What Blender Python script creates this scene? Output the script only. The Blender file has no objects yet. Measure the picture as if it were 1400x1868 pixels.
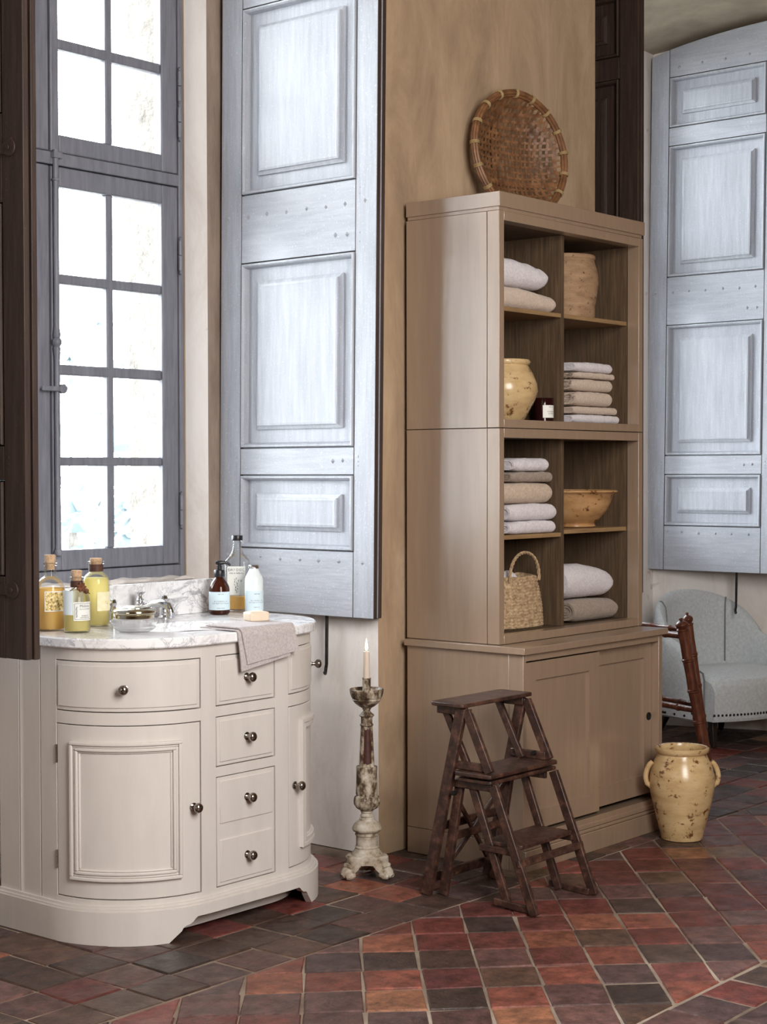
import bpy, bmesh, math, random
from math import sin, cos, pi, sqrt, radians, atan2, exp
from mathutils import Vector, Matrix, noise

D = bpy.data
SC = bpy.context.scene
COL = SC.collection
random.seed(7)

# ------------------------------------------------------------------ camera
EYE = 1.32
YAW, PITCH, ROLL = radians(39.9134), radians(-1.39477), radians(-0.11833)
fwd = Vector((cos(YAW) * cos(PITCH), sin(YAW) * cos(PITCH), sin(PITCH)))
rgt0 = Vector((sin(YAW), -cos(YAW), 0))
up0 = rgt0.cross(fwd)
rgt = rgt0 * cos(ROLL) + up0 * sin(ROLL)
upv = up0 * cos(ROLL) - rgt0 * sin(ROLL)
cam_data = D.cameras.new('camera')
cam = D.objects.new('camera', cam_data)
COL.objects.link(cam)
cam.matrix_world = Matrix(((rgt.x, upv.x, -fwd.x, 0), (rgt.y, upv.y, -fwd.y, 0), (rgt.z, upv.z, -fwd.z, EYE), (0, 0, 0, 1)))
FPX = 3020.8
cam_data.sensor_fit = 'HORIZONTAL'
cam_data.sensor_width = 36
cam_data.lens = FPX / 1400 * 36
cam_data.clip_end = 300
SC.camera = cam


def project(p):
    d = Vector(p) - Vector((0, 0, EYE))
    z = d.dot(fwd)
    return 700 + FPX * d.dot(rgt) / z, 934 - FPX * d.dot(upv) / z, z


# ------------------------------------------------------------------ world, light, exposure
world = D.worlds.new('overcast_sky')
SC.world = world
world.use_nodes = True
wn = world.node_tree.nodes
wn['Background'].inputs['Color'].default_value = (0.90, 0.945, 1.0, 1)
wn['Background'].inputs['Strength'].default_value = 19.0


def area(name, loc, target, sx, sy, power, color, portal=False, spread=pi):
    l = D.lights.new(name, 'AREA')
    l.shape = 'RECTANGLE'
    l.size, l.size_y = sx, sy
    l.energy = power
    l.color = color
    l.spread = spread
    o = D.objects.new(name, l)
    COL.objects.link(o)
    o.location = loc
    o.rotation_euler = (Vector(target) - Vector(loc)).to_track_quat('-Z', 'Y').to_euler()
    if portal:
        l.cycles.is_portal = True
    return o


WC1 = 3.558            # centre of the left window
WC2 = WC1 + 3.17       # centre of the right window
area('sky_portal', (WC1, 4.60, 2.2), (WC1, 0, 2.2), 1.25, 2.6, 1, (1, 1, 1), True)
area('sky_portal', (WC2, 4.68, 2.2), (WC2, 0, 2.2), 1.25, 2.6, 1, (1, 1, 1), True)
sun_d = D.lights.new('hazy_sun', 'SUN')
sun_d.energy = 2.6
sun_d.angle = radians(24)
sun_d.color = (1.0, 0.985, 0.97)
sun = D.objects.new('hazy_sun', sun_d)
COL.objects.link(sun)
sun.rotation_euler = Vector((0.66, -0.75, -0.44)).to_track_quat('-Z', 'Y').to_euler()
# unseen warm fill lamps added on either side of the view to brighten the room
area('added_fill', (2.1, 0.1, 2.3), (3.9, 3.4, 0.9), 1.3, 2.0, 135, (1.0, 0.965, 0.93))
area('added_fill', (-1.6, 2.6, 2.0), (4.2, 3.2, 1.0), 1.4, 2.2, 14, (1.0, 0.95, 0.91))

SC.view_settings.view_transform = 'Standard'
SC.view_settings.look = 'None'
SC.view_settings.exposure = 0.30
SC.view_settings.gamma = 1.0
SC.view_settings.use_curve_mapping = False
SC.cycles.use_denoising = True
SC.cycles.max_bounces = 10
SC.cycles.diffuse_bounces = 5
SC.cycles.transparent_max_bounces = 24
SC.cycles.sample_clamp_indirect = 6.0
SC.cycles.caustics_reflective = False
SC.cycles.caustics_refractive = False


# ------------------------------------------------------------------ materials
def S(r, g, b):
    f = lambda c: ((c / 255) / 12.92) if c / 255 <= 0.04045 else (((c / 255) + 0.055) / 1.055) ** 2.4
    return (f(r), f(g), f(b), 1)


def base_mat(name):
    m = D.materials.new(name)
    m.use_nodes = True
    nt = m.node_tree
    return m, nt, nt.nodes, nt.links, nt.nodes['Principled BSDF']


def pmat(name, cols, scale=(1, 1, 1), nscale=4.0, detail=5, nrough=0.6, dist=0.0, rough=0.6, bump=0.0, bscale=None,
         bdist=0.01, metal=0.0, spec=0.5, spots=None, spot_scale=30, spot_thr=0.62, spot_vec=(1, 1, 1), attr=None,
         attr_mix=0.0, wear=None, sheen=0.0, coat=0.0, fine=None):
    """noise -> ramp colour, optional spots, optional bump (all object space)"""
    m, nt, N, L, P = base_mat(name)
    tc = N.new('ShaderNodeTexCoord')
    mp = N.new('ShaderNodeMapping')
    mp.inputs['Scale'].default_value = scale
    L.new(tc.outputs['Object'], mp.inputs['Vector'])
    nz = N.new('ShaderNodeTexNoise')
    nz.inputs['Scale'].default_value = nscale
    nz.inputs['Detail'].default_value = detail
    nz.inputs['Roughness'].default_value = nrough
    nz.inputs['Distortion'].default_value = dist
    L.new(mp.outputs['Vector'], nz.inputs['Vector'])
    rp = N.new('ShaderNodeValToRGB')
    cr = rp.color_ramp
    while len(cr.elements) < len(cols):
        cr.elements.new(0.5)
    for e, (p, c) in zip(cr.elements, cols):
        e.position = p
        e.color = c
    L.new(nz.outputs['Fac'], rp.inputs['Fac'])
    out = rp.outputs['Color']
    if attr:
        at = N.new('ShaderNodeAttribute')
        at.attribute_name = attr
        mx = N.new('ShaderNodeMix')
        mx.data_type = 'RGBA'
        mx.blend_type = 'MULTIPLY'
        mx.inputs['Factor'].default_value = 1.0
        L.new(at.outputs['Color'], mx.inputs['A'])
        L.new(out, mx.inputs['B'])
        out = mx.outputs['Result']
    if spots:
        mp2 = N.new('ShaderNodeMapping')
        mp2.inputs['Scale'].default_value = spot_vec
        L.new(tc.outputs['Object'], mp2.inputs['Vector'])
        n2 = N.new('ShaderNodeTexNoise')
        n2.inputs['Scale'].default_value = spot_scale
        n2.inputs['Detail'].default_value = 4
        n2.inputs['Roughness'].default_value = 0.7
        L.new(mp2.outputs['Vector'], n2.inputs['Vector'])
        r2 = N.new('ShaderNodeMapRange')
        r2.inputs['From Min'].default_value = spot_thr
        r2.inputs['From Max'].default_value = spot_thr + 0.08
        L.new(n2.outputs['Fac'], r2.inputs['Value'])
        mx2 = N.new('ShaderNodeMix')
        mx2.data_type = 'RGBA'
        L.new(r2.outputs['Result'], mx2.inputs['Factor'])
        L.new(out, mx2.inputs['A'])
        mx2.inputs['B'].default_value = spots
        out = mx2.outputs['Result']
    L.new(out, P.inputs['Base Color'])
    P.inputs['Roughness'].default_value = rough
    P.inputs['Metallic'].default_value = metal
    P.inputs['Specular IOR Level'].default_value = spec
    if coat:
        P.inputs['Coat Weight'].default_value = coat
        P.inputs['Coat Roughness'].default_value = 0.12
    if sheen:
        P.inputs['Sheen Weight'].default_value = sheen
    if bump:
        bn = N.new('ShaderNodeTexNoise')
        bn.inputs['Scale'].default_value = bscale or nscale
        bn.inputs['Detail'].default_value = 6
        bn.inputs['Roughness'].default_value = 0.65
        L.new(mp.outputs['Vector'], bn.inputs['Vector'])
        b = N.new('ShaderNodeBump')
        b.inputs['Strength'].default_value = bump
        b.inputs['Distance'].default_value = bdist
        L.new(bn.outputs['Fac'], b.inputs['Height'])
        L.new(b.outputs['Normal'], P.inputs['Normal'])
    return m


def smat(name, col, rough=0.5, metal=0.0, spec=0.5):
    m, nt, N, L, P = base_mat(name)
    P.inputs['Base Color'].default_value = col
    P.inputs['Roughness'].default_value = rough
    P.inputs['Metallic'].default_value = metal
    P.inputs['Specular IOR Level'].default_value = spec
    return m


def glassmat(name, tint, refl=1.0, rough=0.02, haze=None, hz=0.0):
    """thin-walled clear glass: tinted transmission plus fresnel reflection"""
    m, nt, N, L, P = base_mat(name)
    N.remove(P)
    o = N['Material Output']
    tr = N.new('ShaderNodeBsdfTransparent')
    tr.inputs['Color'].default_value = tint
    gl = N.new('ShaderNodeBsdfGlossy')
    gl.inputs['Roughness'].default_value = rough
    fr = N.new('ShaderNodeFresnel')
    fr.inputs['IOR'].default_value = 1.42
    mu = N.new('ShaderNodeMath')
    mu.operation = 'MULTIPLY'
    mu.inputs[1].default_value = refl
    L.new(fr.outputs['Fac'], mu.inputs[0])
    mx = N.new('ShaderNodeMixShader')
    L.new(mu.outputs[0], mx.inputs['Fac'])
    if haze:
        df = N.new('ShaderNodeBsdfTranslucent')
        df.inputs['Color'].default_value = haze
        m2 = N.new('ShaderNodeMixShader')
        m2.inputs['Fac'].default_value = hz
        L.new(tr.outputs[0], m2.inputs[1])
        d2 = N.new('ShaderNodeBsdfDiffuse')
        d2.inputs['Color'].default_value = haze
        m3 = N.new('ShaderNodeMixShader')
        m3.inputs['Fac'].default_value = 0.5
        L.new(df.outputs[0], m3.inputs[1])
        L.new(d2.outputs[0], m3.inputs[2])
        L.new(m3.outputs[0], m2.inputs[2])
        L.new(m2.outputs[0], mx.inputs[1])
    else:
        L.new(tr.outputs[0], mx.inputs[1])
    L.new(gl.outputs[0], mx.inputs[2])
    L.new(mx.outputs[0], o.inputs['Surface'])
    return m


def marble_mat():
    m, nt, N, L, P = base_mat('white_veined_marble')
    tc = N.new('ShaderNodeTexCoord')
    mp = N.new('ShaderNodeMapping')
    mp.inputs['Rotation'].default_value = (0.3, 0.5, 0.9)
    L.new(tc.outputs['Object'], mp.inputs['Vector'])
    prev = None
    base = S(246, 246, 248)
    for sc_, w, col, dt in ((5.5, 0.045, S(120, 122, 132), 1.8), (14, 0.03, S(160, 162, 170), 1.2)):
        nz = N.new('ShaderNodeTexNoise')
        nz.inputs['Scale'].default_value = sc_
        nz.inputs['Detail'].default_value = 6
        nz.inputs['Roughness'].default_value = 0.62
        nz.inputs['Distortion'].default_value = dt
        L.new(mp.outputs['Vector'], nz.inputs['Vector'])
        sb = N.new('ShaderNodeMath')
        sb.operation = 'SUBTRACT'
        sb.inputs[1].default_value = 0.5
        L.new(nz.outputs['Fac'], sb.inputs[0])
        ab = N.new('ShaderNodeMath')
        ab.operation = 'ABSOLUTE'
        L.new(sb.outputs[0], ab.inputs[0])
        mr = N.new('ShaderNodeMapRange')
        mr.inputs['From Min'].default_value = 0
        mr.inputs['From Max'].default_value = w
        mr.inputs['To Min'].default_value = 0.75
        mr.inputs['To Max'].default_value = 0
        L.new(ab.outputs[0], mr.inputs['Value'])
        mx = N.new('ShaderNodeMix')
        mx.data_type = 'RGBA'
        # break veins up
        nb = N.new('ShaderNodeTexNoise')
        nb.inputs['Scale'].default_value = sc_ * 0.7
        L.new(tc.outputs['Object'], nb.inputs['Vector'])
        mr2 = N.new('ShaderNodeMapRange')
        mr2.inputs['From Min'].default_value = 0.42
        mr2.inputs['From Max'].default_value = 0.6
        L.new(nb.outputs['Fac'], mr2.inputs['Value'])
        ml = N.new('ShaderNodeMath')
        ml.operation = 'MULTIPLY'
        L.new(mr.outputs['Result'], ml.inputs[0])
        L.new(mr2.outputs['Result'], ml.inputs[1])
        L.new(ml.outputs[0], mx.inputs['Factor'])
        if prev:
            L.new(prev, mx.inputs['A'])
        else:
            mx.inputs['A'].default_value = base
        mx.inputs['B'].default_value = col
        prev = mx.outputs['Result']
    L.new(prev, P.inputs['Base Color'])
    P.inputs['Roughness'].default_value = 0.18
    return m


M = {}
M['cream_paint'] = pmat('cream_painted_wood', [(0.35, S(210, 204, 198)), (0.65, S(215, 209, 203))], (6, 6, 1.2), 4, rough=0.38, bump=0.03, bscale=30, bdist=0.002)
M['taupe_paint'] = pmat('taupe_painted_wood', [(0.3, S(146, 124, 104)), (0.7, S(156, 133, 112))], (10, 10, 0.8), 5, rough=0.29, bump=0.05, bscale=26, bdist=0.002, coat=1.0)
_p = M['taupe_paint'].node_tree.nodes['Principled BSDF']
_p.inputs['Coat Roughness'].default_value = 0.27
_p.inputs['Coat IOR'].default_value = 1.9
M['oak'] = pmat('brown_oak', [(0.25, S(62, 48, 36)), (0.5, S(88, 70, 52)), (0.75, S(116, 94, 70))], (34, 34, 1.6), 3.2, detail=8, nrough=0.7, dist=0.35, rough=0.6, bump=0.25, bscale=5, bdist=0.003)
M['oak_h'] = pmat('brown_oak_edge', [(0.25, S(120, 94, 64)), (0.5, S(150, 120, 84)), (0.75, S(168, 136, 98))], (2, 30, 30), 3.2, detail=8, nrough=0.7, rough=0.6)
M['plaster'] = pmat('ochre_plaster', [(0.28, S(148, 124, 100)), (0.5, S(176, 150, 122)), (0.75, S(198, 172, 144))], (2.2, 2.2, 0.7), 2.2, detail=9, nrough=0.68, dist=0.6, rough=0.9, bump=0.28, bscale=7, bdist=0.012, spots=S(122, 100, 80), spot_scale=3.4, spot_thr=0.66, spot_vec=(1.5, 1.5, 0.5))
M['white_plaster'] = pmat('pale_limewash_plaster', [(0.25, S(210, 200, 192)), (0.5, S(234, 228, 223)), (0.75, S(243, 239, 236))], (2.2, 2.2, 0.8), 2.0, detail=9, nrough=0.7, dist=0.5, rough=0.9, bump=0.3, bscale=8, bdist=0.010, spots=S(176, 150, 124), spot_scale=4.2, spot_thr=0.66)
M['raw_plaster'] = pmat('raw_brown_plaster', [(0.3, S(126, 108, 96)), (0.7, S(168, 150, 136))], (3, 3, .8), 4, detail=9, rough=0.9, bump=0.4, bscale=10)
M['soffit'] = pmat('grey_soffit_plaster', [(0.3, S(150, 138, 120)), (0.7, S(186, 172, 152))], (1.5, 1.5, 1.5), 2.5, detail=8, rough=0.9, bump=0.2, bscale=8)
M['frame_paint'] = pmat('grey_blue_window_paint', [(0.3, S(106, 107, 116)), (0.7, S(130, 131, 140))], (14, 14, 1.5), 4, rough=0.45, bump=0.15, bscale=12, bdist=0.002)
M['shutter_paint'] = pmat('worn_grey_blue_paint', [(0.22, S(150, 154, 163)), (0.5, S(171, 175, 184)), (0.78, S(190, 194, 202))], (13, 13, 1.1), 3.4, detail=9, nrough=0.75, rough=0.42, bump=0.22, bscale=14, bdist=0.003, spots=S(206, 209, 216), spot_scale=150, spot_thr=0.6)
M['shutter_paint_across'] = pmat('worn_grey_blue_paint_across', [(0.22, S(150, 154, 163)), (0.5, S(171, 175, 184)), (0.78, S(190, 194, 202))], (1.1, 1.1, 13), 3.4, detail=9, nrough=0.75, rough=0.42, bump=0.22, bscale=14, bdist=0.003, spots=S(206, 209, 216), spot_scale=150, spot_thr=0.6)
M['shutter_wood'] = pmat('dark_brown_aged_wood', [(0.25, S(40, 29, 25)), (0.5, S(58, 43, 37)), (0.75, S(82, 63, 54))], (15, 15, 1.0), 3.4, detail=9, nrough=0.75, rough=0.55, bump=0.3, bscale=14, bdist=0.003, spots=S(128, 104, 86), spot_scale=190, spot_thr=0.66)
M['chrome'] = smat('polished_chrome', (0.75, 0.76, 0.78, 1), 0.06, 1.0)
M['nickel'] = smat('dark_polished_nickel', (0.32, 0.29, 0.26, 1), 0.14, 1.0)
M['iron'] = pmat('black_wrought_iron', [(0.3, S(26, 24, 24)), (0.7, S(48, 44, 42))], nscale=40, rough=0.5, bump=0.3, bscale=60, bdist=0.002, metal=0.6)
M['old_silver'] = pmat('tarnished_silver_lid', [(0.3, S(196, 186, 160)), (0.7, S(226, 220, 204))], nscale=14, rough=0.12, metal=1.0)
M['porcelain'] = smat('white_porcelain', S(240, 240, 240), 0.15)
M['marble'] = marble_mat()
M['glass'] = glassmat('clear_glass', (0.985, 0.995, 0.99, 1), 0.6)
M['pane'] = glassmat('window_glass', (0.97, 0.985, 0.985, 1), 0.8)
M['amber_liquid'] = glassmat('amber_bath_oil', (1.0, 0.80, 0.44, 1), 0.3, 0.05, (1.0, 0.70, 0.27, 1), 0.7)
M['yellow_liquid'] = glassmat('yellow_bath_oil', (1.0, 0.92, 0.60, 1), 0.3, 0.05, (1.0, 0.89, 0.42, 1), 0.7)
M['brown_glass'] = glassmat('dark_amber_glass', (0.35, 0.11, 0.03, 1), 0.9, 0.05, (0.11, 0.03, 0.015, 1), 0.6)
M['frost'] = pmat('frosted_white_bottle', [(0.3, S(226, 238, 240)), (0.7, S(238, 246, 247))], nscale=6, rough=0.25, spec=0.5)
M['cut_glass'] = glassmat('cut_crystal_glass', (1.0, 1.0, 1.0, 1), 0.45, 0.03, (1.0, 1.0, 1.0, 1), 0.30)
M['cork'] = pmat('cork', [(0.35, S(176, 138, 104)), (0.6, S(208, 176, 142)), (0.75, S(120, 86, 60))], nscale=170, rough=0.9, bump=0.3, bscale=200, bdist=0.002)
M['black_plastic'] = smat('black_plastic', S(22, 22, 26), 0.35)
M['leather'] = pmat('dark_leather_band', [(0.3, S(60, 34, 26)), (0.7, S(92, 54, 40))], nscale=60, rough=0.6)
M['anise'] = pmat('dried_seed_pods', [(0.3, S(66, 34, 18)), (0.7, S(128, 72, 38))], nscale=90, rough=0.6, bump=0.4, bscale=120, bdist=0.002)
M['paper_white'] = smat('white_label_paper', S(236, 236, 230), 0.7)
M['paper_blue'] = smat('pale_blue_label_paper', S(214, 232, 240), 0.6)
M['paper_cream'] = pmat('cream_label_paper', [(0.35, S(236, 226, 180)), (0.65, S(246, 240, 208))], nscale=50, rough=0.7)
M['paper_gold'] = pmat('foxed_gold_label', [(0.35, S(118, 92, 50)), (0.5, S(226, 196, 120)), (0.62, S(252, 238, 190))], nscale=170, detail=6, rough=0.5)
M['ink'] = smat('printing_ink', S(60, 62, 70), 0.7)
M['soap'] = pmat('cream_soap', [(0.3, S(226, 208, 184)), (0.7, S(234, 218, 196))], nscale=8, rough=0.45)
M['hand_towel'] = pmat('pinkish_grey_waffle_cotton', [(0.3, S(182, 172, 172)), (0.7, S(206, 198, 198))], nscale=160, detail=2, rough=0.95, bump=0.6, bscale=190, bdist=0.003)


def terry(name, a, b):
    return pmat(name, [(0.3, a), (0.7, b)], nscale=110, detail=3, rough=1.0, bump=0.75, bscale=170, bdist=0.006, sheen=0.25, spec=0.1)


M['terry_white'] = terry('white_terry_towelling', S(214, 206, 210), S(236, 230, 234))
M['terry_beige'] = terry('beige_linen_towelling', S(196, 174, 156), S(218, 198, 180))
M['terry_oat'] = terry('oatmeal_towelling', S(190, 166, 144), S(216, 194, 172))
M['terry_taupe'] = terry('taupe_towelling', S(142, 124, 110), S(166, 148, 132))
M['clay'] = pmat('matt_buff_terracotta', [(0.25, S(118, 90, 66)), (0.5, S(158, 126, 96)), (0.75, S(182, 150, 118))], (1.5, 1.5, 5), 7, detail=9, nrough=0.7, rough=0.8, bump=0.4, bscale=16, bdist=0.004, spots=S(74, 52, 38), spot_scale=60, spot_thr=0.60)
M['glaze'] = pmat('cream_crackled_glaze', [(0.25, S(170, 138, 96)), (0.5, S(200, 170, 124)), (0.75, S(216, 190, 146))], (1.5, 1.5, 4), 6, detail=7, rough=0.22, bump=0.12, bscale=22, bdist=0.004, spots=S(104, 66, 34), spot_scale=26, spot_thr=0.575, spot_vec=(1, 1, 1.4))
M['glaze_dark'] = pmat('tan_glaze', [(0.25, S(146, 108, 70)), (0.5, S(184, 142, 96)), (0.75, S(200, 160, 116))], (1.5, 1.5, 4), 6, detail=7, rough=0.2, bump=0.12, bscale=22, bdist=0.004, spots=S(92, 52, 26), spot_scale=32, spot_thr=0.57)
M['old_wood'] = pmat('dark_worn_step_wood', [(0.30, S(24, 16, 14)), (0.5, S(62, 40, 33)), (0.72, S(112, 78, 62))], (6, 6, 6), 5, detail=9, nrough=0.75, rough=0.42, bump=0.3, bscale=22, bdist=0.003, spots=S(150, 122, 102), spot_scale=46, spot_thr=0.67, spot_vec=(1, 1, .35))
M['bamboo'] = pmat('reddish_brown_bamboo', [(0.25, S(56, 28, 20)), (0.5, S(96, 52, 36)), (0.8, S(132, 78, 54))], (8, 8, 3), 6, detail=7, rough=0.32, bump=0.15, bscale=20, bdist=0.003)
M['wicker'] = pmat('brown_split_bamboo', [(0.25, S(78, 50, 31)), (0.5, S(118, 80, 51)), (0.8, S(158, 114, 76))], (1, 1, 1), 26, detail=6, rough=0.5, bump=0.1)
M['wicker_tie'] = pmat('pale_cane_binding', [(0.3, S(150, 124, 84)), (0.7, S(182, 158, 114))], nscale=60, rough=0.6)
M['seagrass'] = pmat('straw_seagrass', [(0.25, S(122, 98, 72)), (0.5, S(178, 150, 116)), (0.78, S(214, 188, 154))], (1, 1, 1), 75, detail=4, rough=0.85, bump=0.6, bscale=120, bdist=0.004)
M['gesso'] = pmat('flaking_gilt_gesso', [(0.36, S(44, 34, 28)), (0.46, S(92, 74, 56)), (0.54, S(168, 154, 134)), (0.68, S(214, 206, 194))], (1.3, 1.3, 0.8), 22, detail=8, nrough=0.7, rough=0.4, bump=0.5, bscale=40, bdist=0.003)
M['gesso_pale'] = pmat('pale_worn_gesso', [(0.36, S(92, 74, 52)), (0.45, S(162, 148, 128)), (0.65, S(206, 198, 186))], nscale=18, detail=8, nrough=0.7, rough=0.5, bump=0.5, bscale=40, bdist=0.003)
M['bole'] = pmat('red_bole_wood', [(0.3, S(52, 26, 22)), (0.7, S(86, 44, 36))], nscale=30, rough=0.4)
M['wax'] = smat('ivory_wax', S(220, 204, 188), 0.4)
M['linen'] = pmat('pale_grey_linen', [(0.3, S(186, 190, 192)), (0.7, S(208, 213, 214))], nscale=80, detail=3, rough=0.9, bump=0.3, bscale=150, bdist=0.004, sheen=0.2, spec=0.2)
M['piping'] = smat('grey_linen_piping', S(120, 124, 126), 0.9)
M['dark_leg'] = smat('dark_stained_leg', S(34, 26, 24), 0.4)
M['stone'] = pmat('rough_pale_stone', [(0.3, S(62, 58, 54)), (0.5, S(98, 94, 88)), (0.7, S(132, 128, 122))], nscale=9, detail=10, nrough=0.75, rough=0.95, bump=0.8, bscale=14, bdist=0.05)
M['leaf'] = pmat('pale_foliage', [(0.3, S(54, 68, 72)), (0.7, S(88, 104, 108))], nscale=1.5, rough=0.8)
M['ground'] = pmat('pale_gravel', [(0.3, S(170, 168, 160)), (0.7, S(200, 198, 190))], nscale=0.6, rough=1.0)
M['mortar'] = pmat('lime_mortar', [(0.3, S(80, 66, 56)), (0.5, S(134, 118, 104)), (0.7, S(176, 162, 146))], nscale=3.0, detail=8, rough=0.95, bump=0.4, bscale=40, bdist=0.003)
M['dark_gap'] = smat('shadow_grey_board', S(150, 150, 150), 0.7)


def tile_mat():
    m = pmat('worn_terracotta_tile', [(0.32, (0.34, 0.34, 0.34, 1)), (0.5, (0.95, 0.95, 0.95, 1)), (0.68, (1.8, 1.72, 1.66, 1))], nscale=17, detail=10, nrough=0.78, rough=0.46,
             bump=0.7, bscale=30, bdist=0.006, attr='tile_col', spots=(0.020, 0.014, 0.013, 1), spot_scale=70, spot_thr=0.61)
    N, L = m.node_tree.nodes, m.node_tree.links
    P = N['Principled BSDF']
    geo = N.new('ShaderNodeNewGeometry')
    for lk in list(L):
        if lk.from_node == N['Texture Coordinate']:
            L.new(geo.outputs['Position'], lk.to_socket)
    nz = N.new('ShaderNodeTexNoise')
    nz.inputs['Scale'].default_value = 14
    nz.inputs['Detail'].default_value = 6
    mr = N.new('ShaderNodeMapRange')
    mr.inputs['From Min'].default_value = 0.3
    mr.inputs['From Max'].default_value = 0.7
    mr.inputs['To Min'].default_value = 0.28
    mr.inputs['To Max'].default_value = 0.56
    L.new(geo.outputs['Position'], nz.inputs['Vector'])
    L.new(nz.outputs['Fac'], mr.inputs['Value'])
    L.new(mr.outputs['Result'], P.inputs['Roughness'])
    return m


M['tile'] = tile_mat()
fm, nt, N, L, P = base_mat('candle_flame')
P.inputs['Emission Color'].default_value = (1.0, 0.72, 0.40, 1)
P.inputs['Emission Strength'].default_value = 9.0
P.inputs['Base Color'].default_value = (1, 0.8, 0.5, 1)
M['flame'] = fm


# ------------------------------------------------------------------ mesh helpers
ORG = {}


class MB:
    def __init__(self):
        self.v, self.f, self.mi, self.cur = [], [], [], 0

    def add(self, vs, fs):
        n = len(self.v)
        self.v += [tuple(p) for p in vs]
        for f in fs:
            self.f.append(tuple(i + n for i in f))
            self.mi.append(self.cur)
        return self

    def box(self, x0, x1, y0, y1, z0, z1):
        vs = [(x, y, z) for z in (z0, z1) for y in (y0, y1) for x in (x0, x1)]
        return self.add(vs, [(0, 2, 3, 1), (4, 5, 7, 6), (0, 1, 5, 4), (2, 6, 7, 3), (0, 4, 6, 2), (1, 3, 7, 5)])

    def bar(self, p, q, w, h, side=None, w2=None, h2=None):
        """square-section bar from p to q; w along `side`, h across"""
        p, q = Vector(p), Vector(q)
        a = (q - p).normalized()
        s = Vector(side) if side else (Vector((0, 0, 1)) if abs(a.z) < 0.9 else Vector((1, 0, 0)))
        s = (s - a * s.dot(a)).normalized()
        t = a.cross(s)
        vs = []
        for c, ww, hh in ((p, w, h), (q, w2 or w, h2 or h)):
            for i, j in ((-1, -1), (1, -1), (1, 1), (-1, 1)):
                vs.append(c + s * (i * ww / 2) + t * (j * hh / 2))
        return self.add(vs, [(3, 2, 1, 0), (4, 5, 6, 7), (0, 1, 5, 4), (1, 2, 6, 5), (2, 3, 7, 6), (3, 0, 4, 7)])

    def tube(self, pts, r, n=10, closed=False):
        pts = [Vector(p) for p in pts]
        m = len(pts)
        rs = r if isinstance(r, (list, tuple)) else [r] * m
        vs, fs = [], []
        ref = None
        for i, p in enumerate(pts):
            a = pts[(i + 1) % m] - pts[i - 1] if closed else pts[min(i + 1, m - 1)] - pts[max(i - 1, 0)]
            a.normalize()
            if ref is None:
                ref = Vector((0, 0, 1)) if abs(a.z) < 0.9 else Vector((1, 0, 0))
            ref = (ref - a * ref.dot(a)).normalized()
            b = a.cross(ref)
            for k in range(n):
                th = 2 * pi * k / n
                vs.append(p + (ref * cos(th) + b * sin(th)) * rs[i])
        for i in range(m if closed else m - 1):
            j = (i + 1) % m
            for k in range(n):
                l = (k + 1) % n
                fs.append((i * n + k, i * n + l, j * n + l, j * n + k))
        if not closed:
            fs.append(tuple(reversed(range(n))))
            fs.append(tuple(range((m - 1) * n, m * n)))
        return self.add(vs, fs)

    def lathe(self, prof, c=(0, 0, 0), n=32, mat=None, wob=None):
        """prof: list of (r, z); r==0 ends are closed"""
        vs, fs = [], []
        rings = []
        for r, z in prof:
            if r < 1e-6:
                rings.append([len(vs)])
                vs.append(Vector((0, 0, z)))
            else:
                st = len(vs)
                for k in range(n):
                    th = 2 * pi * k / n
                    rr = r * (wob(th, z) if wob else 1)
                    vs.append(Vector((rr * cos(th), rr * sin(th), z)))
                rings.append(list(range(st, st + n)))
        for a, b in zip(rings, rings[1:]):
            if len(a) == 1 and len(b) == 1:
                continue
            for k in range(n):
                l = (k + 1) % n
                if len(a) == 1:
                    fs.append((a[0], b[l], b[k]))
                elif len(b) == 1:
                    fs.append((a[k], a[l], b[0]))
                else:
                    fs.append((a[k], a[l], b[l], b[k]))
        if mat is not None:
            vs = [mat @ v for v in vs]
        c = Vector(c)
        return self.add([v + c for v in vs], fs)

    def grid(self, nu, nv, fn, cu=False, cv=False):
        vs = [fn(i / (nu if cu else nu - 1), j / (nv if cv else nv - 1)) for i in range(nu) for j in range(nv)]
        fs = []
        for i in range(nu if cu else nu - 1):
            for j in range(nv if cv else nv - 1):
                a, b = (i + 1) % nu, (j + 1) % nv
                fs.append((i * nv + j, a * nv + j, a * nv + b, i * nv + b))
        return self.add(vs, fs)

    def prism(self, poly, h0, h1, fn=lambda a, b, h: (a, b, h)):
        n = len(poly)
        vs = [fn(a, b, h0) for a, b in poly] + [fn(a, b, h1) for a, b in poly]
        fs = [tuple(reversed(range(n))), tuple(range(n, 2 * n))] + [(i, (i + 1) % n, n + (i + 1) % n, n + i) for i in range(n)]
        return self.add(vs, fs)

    def xf(self, mat):
        self.v = [tuple(mat @ Vector(p)) for p in self.v]
        return self

    def build(self, name, mats, parent=None, smooth=35, bevel=0, seg=2, origin=None, kind=None, label=None):
        if parent is not None:
            off = ORG[parent.name]
        else:
            off = Vector(origin) if origin is not None else Vector((0, 0, 0))
        me = D.meshes.new(name)
        me.from_pydata([tuple(Vector(p) - off) for p in self.v], [], self.f)
        mats = mats if isinstance(mats, (list, tuple)) else [mats]
        for m in mats:
            me.materials.append(M[m] if isinstance(m, str) else m)
        if len(mats) > 1:
            me.polygons.foreach_set('material_index', self.mi)
        bm = bmesh.new()
        bm.from_mesh(me)
        bmesh.ops.recalc_face_normals(bm, faces=bm.faces)
        bm.to_mesh(me)
        bm.free()
        if smooth:
            me.shade_smooth()
            me.set_sharp_from_angle(angle=radians(smooth))
        o = D.objects.new(name, me)
        COL.objects.link(o)
        if parent is not None:
            o.parent = parent
        else:
            o.location = off
        ORG[o.name] = off
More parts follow.
